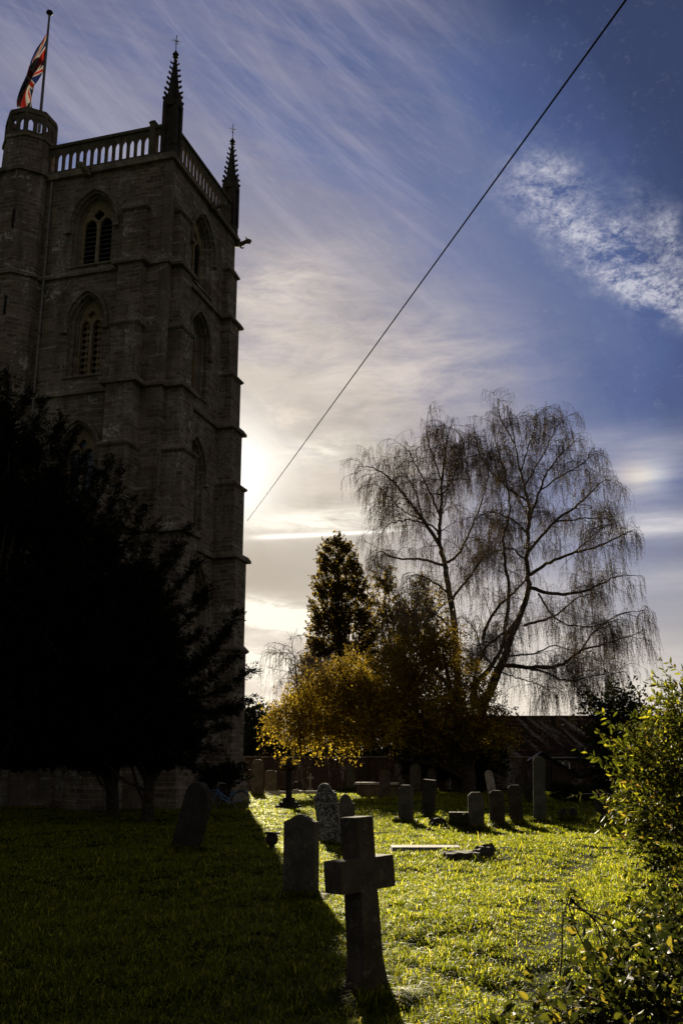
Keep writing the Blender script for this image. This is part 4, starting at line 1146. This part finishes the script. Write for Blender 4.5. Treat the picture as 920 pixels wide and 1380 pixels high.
H(405,1213,.45,1.0,.12,'ogee',M['g_grey'],R(-28),'grey ogee-topped headstone left of the stone cross',group='headstones standing on the lawn')
H(249,1151,.62,1.28,.14,'gothic',M['g_dark'],R(-38),'dark arched headstone leaning right in the tower shadow',lean=(R(4),R(23)))
H(447,1138,.48,1.28,.13,'shoulder',M['g_lichen'],R(-14),'blackened headstone blotched with white lichen, leaning left',lean=(0,R(-8)))
H(467,1124,.42,.92,.10,'shoulder',M['g_grey'],R(-10),'small grey headstone behind the lichen-blotched one',lean=(0,R(-2)))
H(547,1110,.42,1.0,.16,'chamfer',M['g_grey'],R(-28),'grey headstone with a low side step, first of the lawn row',base=None)
H(576,1103,.40,1.16,.18,'flat',M['g_dark'],R(-30),'dark rough headstone leaning right beside the first of the row',lean=(0,R(5)))
H(642,1114,.42,.98,.14,'chamfer',M['g_grey'],R(-6),'grey chamfered headstone next to the planted stone trough')
H(670,1112,.40,.90,.14,'chamfer',M['g_dark'],R(-24),'middle stone of the three low chamfered headstones')
H(695,1111,.38,1.0,.15,'chamfer',M['g_dark'],R(-26),'chamfered headstone just left of the tall round-topped stone')
H(727,1110,.34,1.80,.14,'round',M['g_green'],R(-12),'tall narrow green-stained headstone with a rounded top',lean=(0,R(2)))
H(517,1078,.52,1.32,.14,'low_round',M['g_brown'],R(-10),'leaning headstone in front of the chest tomb',lean=(0,R(4)),group='headstones at the back of the lawn')
H(664,1074,.42,1.32,.14,'round',M['g_pale'],R(-20),'pale leaning round-topped headstone behind the low row',lean=(0,R(-9)),group='headstones at the back of the lawn')
H(812,1110,.40,.92,.12,'chamfer',M['g_dark'],R(-10),'dark headstone with a pale top beside the right-hand shrub')
H(347,1074,.66,1.85,.16,'round',M['g_dark'],R(-16),'tall dark headstone close to the tower corner',group='headstones at the back of the lawn')
H(365,1070,.70,1.30,.14,'low_round',M['g_brown'],R(-14),'broad round-shouldered headstone near the tower corner',group='headstones at the back of the lawn')
H(473,1064,.62,1.55,.12,'flat',M['g_green'],R(-16),'straight flat-topped headstone standing against the brick wall',group='headstones at the back of the lawn')
H(489,1065,.50,1.50,.12,'flat',M['g_dark'],R(-16),'darker flat-topped headstone just left of the chest tomb',group='headstones at the back of the lawn')
H(398,1066,.50,.62,.14,'shoulder',M['g_dark'],R(-14),'low shouldered headstone right of the pedestal cross',group='headstones at the back of the lawn')
H(560,1071,.62,1.60,.14,'round',M['g_dark'],R(-12),'dark headstone in the shade behind the leaning row stone',group='headstones at the back of the lawn')
H(582,1070,.50,1.35,.14,'gothic',M['g_dark'],R(-12),'arched dark headstone in the shade left of the birch trunks',group='headstones at the back of the lawn')
H(759,1109,.24,.36,.09,'gothic',M['g_dark'],R(-10),'left one of two tiny pointed marker stones',lean=(0,0),group='tiny marker stones',cat='marker')
H(772,1109,.25,.37,.09,'gothic',M['g_dark'],R(-14),'right one of two tiny pointed marker stones',group='tiny marker stones',cat='marker')
H(541,1110,.0001+.16,.13,.22,'flat',M['g_dark'],R(-28),'small stone block at the foot of the first row headstone',group='loose stones',cat='stone',sink=.05).location.x -= .12
H(712,1080,.36,.9,.14,'round',M['g_dark'],R(-10),'short dark headstone half hidden left of the tall stone',group='headstones at the back of the lawn')
H(700,1076,.44,1.1,.14,'shoulder',M['g_dark'],R(-10),'dark shouldered headstone behind the low row',group='headstones at the back of the lawn')

# foreground cross
def big_cross():
    x, y = 0.19, 7.72; r = empty('stone_cross', (x, y, gz(x,y)), R(40), label='weathered stone cross in the foreground, straddling the edge of sunlight', cat='stone cross')
    r.rotation_euler = (Matrix.Rotation(R(-3.5),3,'Y') @ Matrix.Rotation(R(40),3,'Z')).to_euler()
    w, t = .088, .10
    pts = [(-.135,-.1),(.135,-.1),(.125,.10),(.092,.28),(w*.98,.70),(w*.93,.748),(.265,.748),(.265,.975),(w*.95,.975),(w*.95,1.27),(-w*.95,1.27),(-w*.95,.975),(-.265,.975),(-.265,.748),(-w*.93,.748),(-w*.98,.70),(-.092,.28),(-.125,.10)]
    b = MB(); b.plate([pts], -t, t); b.build('cross_shaft', M['g_brown'], r, bevel=.010)
    b = MB(); b.box(-.17,.17,-.14,.14,-.1,.12, top=.035); b.build('base', M['g_brown'], r, bevel=.015)
big_cross()
def pedestal_cross():
    x, y = on_ground(389, 1088); r = empty('grave_cross', (x, y, gz(x,y)), R(-30), label='dark wreathed stone cross on a stepped pedestal near the tower', cat='grave cross')
    b = MB(); b.plate([[(-.10,.35),(.10,.35),(.09,1.42),(.33,1.42),(.33,1.63),(.09,1.63),(.09,1.92),(-.09,1.92),(-.09,1.63),(-.33,1.63),(-.33,1.42),(-.09,1.42)]], -.085, .085); b.build('cross_shaft', M['g_dark'], r, bevel=.012)
    for i, (h, z0, z1) in enumerate(((.42,-.06,.13),(.31,.132,.25),(.20,.252,.42))):
        b = MB(); b.box(-h,h,-h*.8,h*.8,z0,z1,top=.02); b.build('step', M['g_dark'], r, bevel=.012)
    n = 260; a = RNG.uniform(0, 2*math.pi, n); P = np.stack([.25*np.cos(a), RNG.normal(size=n)*.07-.09, 1.66+.20*np.sin(a)], -1)+RNG.normal(size=(n,3))*.05
    V, F = leaf_quads(P, None, .09, .5); np_mesh('wreath_foliage', V, F, M['autumn'], r)
pedestal_cross()
def pale_cross():
    x, y = on_ground(418, 1065); r = empty('grave_cross', (x, y, gz(x,y)), R(-10), label='small pale cross standing before the brick wall', cat='grave cross')
    b = MB(); b.plate([[(-.07,.1),(.07,.1),(.06,.72),(.22,.72),(.22,.85),(.06,.85),(.06,1.05),(-.06,1.05),(-.06,.85),(-.22,.85),(-.22,.72),(-.06,.72)]], -.06, .06); b.build('cross_shaft', M['g_pale'], r, bevel=.01)
    b = MB(); b.box(-.22,.22,-.18,.18,-.05,.16,top=.03); b.build('base', M['g_pale'], r, bevel=.01)
pale_cross()
def urn(px, py, s, label):
    x, y = on_ground(px, py); r = empty('stone_urn', (x,y,gz(x,y)), .4, label=label, cat='urn')
    b = MB(); b.box(-.11*s,.11*s,-.11*s,.11*s,-.04,.06*s,top=.01); b.build('base', M['g_dark'], r, bevel=.006)
    b = MB(); b.lathe([(.06,.06),(.05,.10),(.10,.14),(.125,.20),(.11,.26),(.09,.29),(.15,.31),(.155,.33),(.12,.34),(.10,.31)], 18, M=Matrix.Scale(s,4)); b.build('bowl', M['g_dark'], r, smooth=True)
urn(366, 1148, 1.0, 'small dark stone urn left of the ogee-topped headstone')
# knob-topped low stone behind the ogee headstone
def knob():
    x, y = on_ground(411, 1148); r = empty('grave_post', (x,y,gz(x,y)), .2, label='short round-headed post just behind the ogee-topped headstone', cat='grave post')
    b = MB(); b.lathe([(.11,-.05),(.11,.30),(.07,.34),(.065,.42),(.08,.47),(.07,.56),(.03,.60)], 14); b.build('post', M['g_dark'], r, smooth=True)
    b = MB(); b.box(-.17,.17,-.17,.17,-.05,.10,top=.02); b.build('base', M['g_dark'], r)
knob()
def chest_tomb():
    x, y = on_ground(508, 1073); r = empty('chest_tomb', (x,y,gz(x,y)), R(-8), label='low chest tomb with a pale flat lid, centre back of the lawn', cat='chest tomb')
    b = MB(); b.box(-1.0,1.0,-.42,.42,-.05,.58)
    for sx in (-1,1):
        for sy in (-1,1): b.box(sx*.93-.09, sx*.93+.09, sy*.36-.09, sy*.36+.09, 0, .57)
    b.build('chest', M['g_brown'], r, bevel=.01)
    b = MB(); b.box(-1.13,1.13,-.54,.54,.582,.70,top=.03); b.build('lid', M['g_pale'], r, bevel=.015)
chest_tomb()
def kerb(px, py, wx, wy, rz, label, h=.14, hs=False):
    x, y = on_ground(px, py); r = empty('kerbed_grave', (x,y,gz(x,y)), rz, label=label, cat='grave', group='kerbed graves')
    b = MB(); t = .13
    b.box(-wx,wx,-wy,-wy+t,-.05,h); b.box(-wx,wx,wy-t,wy,-.05,h); b.box(-wx,-wx+t,-wy+t+.001,wy-t-.001,-.05,h-.004); b.box(wx-t,wx,-wy+t+.001,wy-t-.001,-.05,h-.004)
    b.build('kerb', M['g_pale'], r, bevel=.012)
    b = MB(); b.box(-wx+t+.002,wx-t-.002,-wy+t+.002,wy-t-.002,-.05,h-.06); b.build('gravel_bed', M['g_brown'], r)
    for sx in (-1,1):
        b = MB(); b.box(sx*(wx-.07)-.08,sx*(wx-.07)+.08,-wy-.02,-wy+.15,h,h+.09,top=.02); b.build('corner_block', M['g_pale'], r, bevel=.008)
kerb(372,1071,1.2,.5,R(-12),'wide pale kerbed grave left of the pedestal cross',.24)
kerb(425,1071,1.0,.45,R(-12),'pale kerbed grave right of the pedestal cross',.2)
# ledger slab with broken end
def ledger():
    x0, y0 = on_ground(528, 1149); x1, y1 = on_ground(622, 1148); cx, cy = (x0+x1)/2, (y0+y1)/2+.3
    r = empty('ledger_slab', (cx,cy,gz(cx,cy)+.03), 0.0, label='flat pale ledger slab lying in the sunlit grass behind the cross', cat='grave slab')
    b = MB(); hx = (x1-x0)/2; b.box(-hx,hx,-.30,.30,-.1,.055,top=.01); b.build('slab', M['g_pale'], r, bevel=.012)
    return (cx, cy, hx, .30)
LG = ledger()
def broken():
    x, y = on_ground(636, 1155); r = empty('broken_stone', (x,y,gz(x,y)), .2, label='broken stone slab with jagged dark edges at the end of the ledger', cat='broken stone')
    b = MB(); b.prism([(-.55,-.22),(-.1,-.30),(.15,-.16),(.05,.05),(.1,.3),(-.5,.28)], -.04, .10, sc=.96); b.build('slab', M['g_brown'], r, sub=.014)
    r2 = MB(); Mx = Matrix.Rotation(R(-16),4,'Y') @ Matrix.Rotation(R(10),4,'X')
    r2.prism([(.12,-.25),(.38,-.10),(.52,.12),(.2,.30),(.0,.1)], -.04, .10, M=Mx, sc=.75, cen=(.25,0)); r2.build('fragment', M['g_dark'], r, sub=.02)
broken()
def trough():
    x, y = on_ground(606, 1113); r = empty('stone_trough', (x,y,gz(x,y)), R(-8), label='low stone trough with tufts of foliage between the headstones', cat='trough')
    b = MB(); b.box(-.02,.62,-.2,.2,-.05,.36); b.build('trough', M['g_dark'], r, bevel=.02)
    b = MB(); b.prism([(-.62,-.2),(-.2,-.26),(-.05,-.1),(-.1,.2),(-.5,.22)], -.05, .20, sc=.6, cen=(-.3,0)); b.build('rock', M['g_dark'], r, sub=.02)
    n = 900; P = np.stack([RNG.uniform(-.08,.6,n), RNG.uniform(-.34,.2,n), np.abs(RNG.normal(size=n))*.11+.06], -1); V, F = leaf_quads(P, np.tile([0,0,1.],(n,1)), .07, .4, jit=.8); np_mesh('foliage', V, F, M['flower'], r)
trough()

# ---------------------------------------------------------------- bicycle
def bicycle():
    x, y = on_ground(305, 1089); r = empty('bicycle', (x,y,gz(x,y)), R(-6), label='pale blue step-through bicycle propped at the foot of the tower', cat='bicycle'); r.rotation_euler = (R(-5), 0, R(-6))
    rw = .345; xa, xb = -.54, .54                          # left wheel = front
    for cx in (xa, xb):
        t = MB(); t.torus((cx,0,rw), (0,1,0), rw-.018, .018); w = t.build('wheel', M['rubber'], r, smooth=True)
        q = MB(); q.torus((cx,0,rw), (0,1,0), rw-.042, .010, 40, 6); q.build('rim', M['chrome'], w, smooth=True)
        q = MB(); q.tube([(cx,-.05,rw),(cx,.05,rw)], .022, 8)
        for k in range(20):
            a = k*math.pi/10; q.tube([(cx,(-1)**k*.03,rw),(cx+math.cos(a)*(rw-.045),0,rw+math.sin(a)*(rw-.045))], .0018, 4)
        q.build('spokes', M['chrome'], w)
        q = MB(); q.tube([(cx+math.cos(a)*(rw+.03),0,rw+math.sin(a)*(rw+.03)) for a in np.linspace(R(10 if cx < 0 else -25), R(200 if cx < 0 else 165), 16)], .017, 6); q.build('mudguard', M['blue'], r, smooth=True)
    f = MB(); bb = (.08,0,.30); st_ = (.20,0,.74); hd = (-.36,0,.80); hl = (-.39,0,.62)
    f.tube([hd,hl],.021,8); f.tube([hl,(-.2,0,.42),bb],.020,8); f.tube([(-.37,0,.74),(-.15,0,.54),(.11,0,.40)],.017,8); f.tube([bb,st_],.018,8)
    for s in (-1,1):
        f.tube([bb,(xb,s*.055,rw)],.011,6); f.tube([(.19,0,.70),(xb,s*.055,rw)],.010,6)
    f.build('frame', M['blue'], r, smooth=True)
    q = MB()
    for s in (-1,1): q.tube([(-.395,s*.03,.62),(-.45,s*.05,.5),(xa,s*.05,rw)],.012,6)
    q.build('fork', M['blue'], r, smooth=True)
    q = MB(); q.tube([hd,(-.345,0,.98)],.013,6); q.tube([(-.12,-.29,.97),(-.26,-.27,1.0),(-.35,-.12,.99),(-.35,.12,.99),(-.26,.27,1.0),(-.12,.29,.97)],.012,6); q.build('handlebar', M['chrome'], r, smooth=True)
    q = MB(); q.tube([st_,(.225,0,.86)],.013,6); q.build('seat_post', M['chrome'], r)
    q = MB(); q.tube([(.10,0,.89),(.20,0,.90),(.28,0,.91),(.34,0,.92)],[.025,.045,.085,.07],10); q.build('saddle', M['saddle'], r, smooth=True)
    q = MB(); q.torus((bb[0],-.05,bb[2]),(0,1,0),.085,.006,24,5); q.tube([(bb[0],-.07,bb[2]),(bb[0]+.12,-.08,bb[2]-.12)],.009,6); q.tube([(bb[0],.07,bb[2]),(bb[0]-.12,.08,bb[2]+.12)],.009,6); q.build('crank', M['chrome'], r)
    for s in (-1,1):
        q = MB(); q.box(bb[0]-s*-.12-.045+(-.0), bb[0]+s*.12+.045, s*-.13-.04, s*-.13+.04, bb[2]-s*.12-.012, bb[2]-s*.12+.012); q.build('pedal', M['rubber'], r)
    q = MB(); q.box(.42,.80,-.06,.06,.735,.75); q.tube([(.44,0,.735),(.54,.06,rw)],.006,5); q.tube([(.78,0,.735),(.54,-.06,rw)],.006,5); q.build('rack', M['iron'], r)
    q = MB(); q.tube([(.08,.06,.28),(.16,.22,.0)],.009,6); q.build('kickstand', M['chrome'], r)
bicycle()
# dark shrub against the tower foot behind the bicycle
p = at(300, 1050, 42)
foliage_tree('shrub', (p.x+.1, 42.3), 42, blobs_px([(297,1045,22,14,42,.7),(315,1042,14,11,42,.6),(282,1052,10,10,41.6,.5)]), 90, M['yew'], 'low dark shrub against the tower behind the bicycle', .04, .09, per=50, cat='shrub', up=.4, droop=0, length=.4, shell=.1, limbs=2)

# ---------------------------------------------------------------- boundary wall and buildings
def brick_wall():
    r = empty('brick_wall', (0, 68, 0), R(-2), label='long old brick churchyard wall behind the graves', cat='wall')
    b = MB(); b.box(-16, 12.5, -.17, .17, -.2, 2.05); b.build('wall', M['brick'], r)
    b = MB(); b.box(-16, 12.5, -.23, .23, 2.052, 2.14, top=.03, topx=0); b.build('coping', M['trim'], r)
    for x in (-12,-7.5,-3,1.5,6,10.5): 
        b = MB(); b.box(x-.28,x+.28,-.30,-.171,-.2,1.9); b.build('pier', M['brick'], r)
brick_wall()
def house():
    r = empty('brick_house', (17.8, 84, 0), R(-3), label='long brick house with a dark tiled roof at the far right', cat='house')
    x0, x1 = -7.5, 14
    wz = lambda z: z
    e = .4+EYE-.0; He, Hr = 2.35, 5.6
    win = [(-2.45,-1.98),( -1.86,-1.39)]
    holes = [arch(.42,.62,.86,.42,1.05,5), arch(.42,.62,.86,.98,1.05,5)]
    b = MB(); b.plate([rect(x0,x1,-.2,He)]+holes, 0, .3); b.box(x0,x1,6,6.3,-.2,He); 
    for xx in (x0, x1-.3): b.add([(xx,.302,-.2),(xx+.3,.302,-.2),(xx+.3,.302,He),(xx,.302,He),(xx,5.998,-.2),(xx+.3,5.998,-.2),(xx+.3,5.998,He),(xx,5.998,He),(xx,3.15,Hr-.2),(xx+.3,3.15,Hr-.2)], [(0,1,2,3),(4,7,6,5),(0,3,8,7,4),(1,5,6,9,2),(3,2,9,8),(8,9,6,7),(0,4,5,1)])
    b.build('wall', M['brick'], r)
    b = MB(); 
    for y0, y1, z0, z1 in ((-.35,3.15,He-.12,Hr),(6.65,3.15,He-.12,Hr)):
        b.add([(x0-.3,y0,z0),(x1+.3,y0,z0),(x1+.3,y1,z1),(x0-.3,y1,z1),(x0-.3,y0,z0-.12),(x1+.3,y0,z0-.12),(x1+.3,y1,z1-.12),(x0-.3,y1,z1-.12)], [(0,1,2,3),(7,6,5,4),(0,4,5,1),(1,5,6,2),(3,2,6,7),(0,3,7,4)])
    rf = b.build('roof', M['rooftile'], r)
    b = MB(); b.tube([(x0-.35,3.15,Hr+.02),(x1+.35,3.15,Hr+.02)], .13, 8); b.build('ridge', M['rooftile'], rf)
    b = MB(); b.tube([(x0-.3,-.40,He-.22),(x1+.3,-.40,He-.22)], .07, 8); b.build('gutter', M['lead'], rf)
    for cx in (.42,.98):
        b = MB(); b.plate([arch(.62,.62,.98,cx,.95,5), arch(.42,.62,.86,cx,1.05,5)], -.05, .1); w = b.build('window', M['white'], r)
        b = MB(); b.plate([rect(cx-.3,cx+.3,1.0,2.0)], .14, .16); b.build('pane', M['glass'], w)
    b = MB(); b.plate([arch(1.0,1.75,2.05,4.6,0,5)], -.02, .04); b.build('door', M['saddle'], r)
house()
def outbuilding():
    r = empty('gabled_shed', (13.6, 68, 0), R(-8), label='dark slate-roofed gabled shed in front of the brick house', cat='shed')
    b = MB(); b.plate([[(-2.3,0),(2.3,0),(2.3,.85),(0,2.25),(-2.3,.85)], rect(-.6,.6,.02,1.5)], 0, .2); b.plate([[(-2.3,0),(2.3,0),(2.3,.85),(0,2.25),(-2.3,.85)]], 3.0, 3.2)
    b.box(-2.3,-2.1,.202,2.998,0,.85); b.box(2.1,2.3,.202,2.998,0,.85); b.build('wall', M['brick'], r)
    b = MB()
    for s in (-1,1): b.add([(0,-.25,2.42),(s*2.65,-.25,.80),(s*2.65,3.45,.80),(0,3.45,2.42),(0,-.25,2.30),(s*2.6,-.25,.70),(s*2.6,3.45,.70),(0,3.45,2.30)], [(0,1,2,3),(7,6,5,4),(0,4,5,1),(1,5,6,2),(2,6,7,3),(0,3,7,4)])
    b.build('roof', M['slate'], r)
    b = MB(); b.box(-.55,.55,.05,.12,.03,1.48); b.build('door', M['saddle'], r)
outbuilding()
# second boundary: dark clipped hedge in front of the house
def hedge(px0, px1, Y, h, label):
    a, b_ = at(px0, 1060, Y).x, at(px1, 1060, Y).x; r = empty('hedge', ((a+b_)/2, Y, 0), 0, label=label, cat='hedge')
    n = int((b_-a)*900); P = np.stack([RNG.uniform(a-(a+b_)/2, b_-(a+b_)/2, n), RNG.uniform(-.5,.5,n), h*RNG.uniform(0,1,n)**.7], -1)
    P[:,2] += .12*np.sin(P[:,0]*2.3); V, F = leaf_quads(P, None, .13, .7); np_mesh('foliage', V, F, M['dark_leaf'], r)
    st = Strands()
    for x in np.arange(a-(a+b_)/2+.3, b_-(a+b_)/2, .8): st.add(np.array([[x,0,-.1],[x+.05,0,h*.4],[x,0.05,h*.8]]), [.04,.03,.015], 5)
    st.build('stems', M['bark'], r)
hedge(742, 870, 44, .75, 'low dark hedge at the right behind the marker stones')

SLABS = [LG]
build_grass()
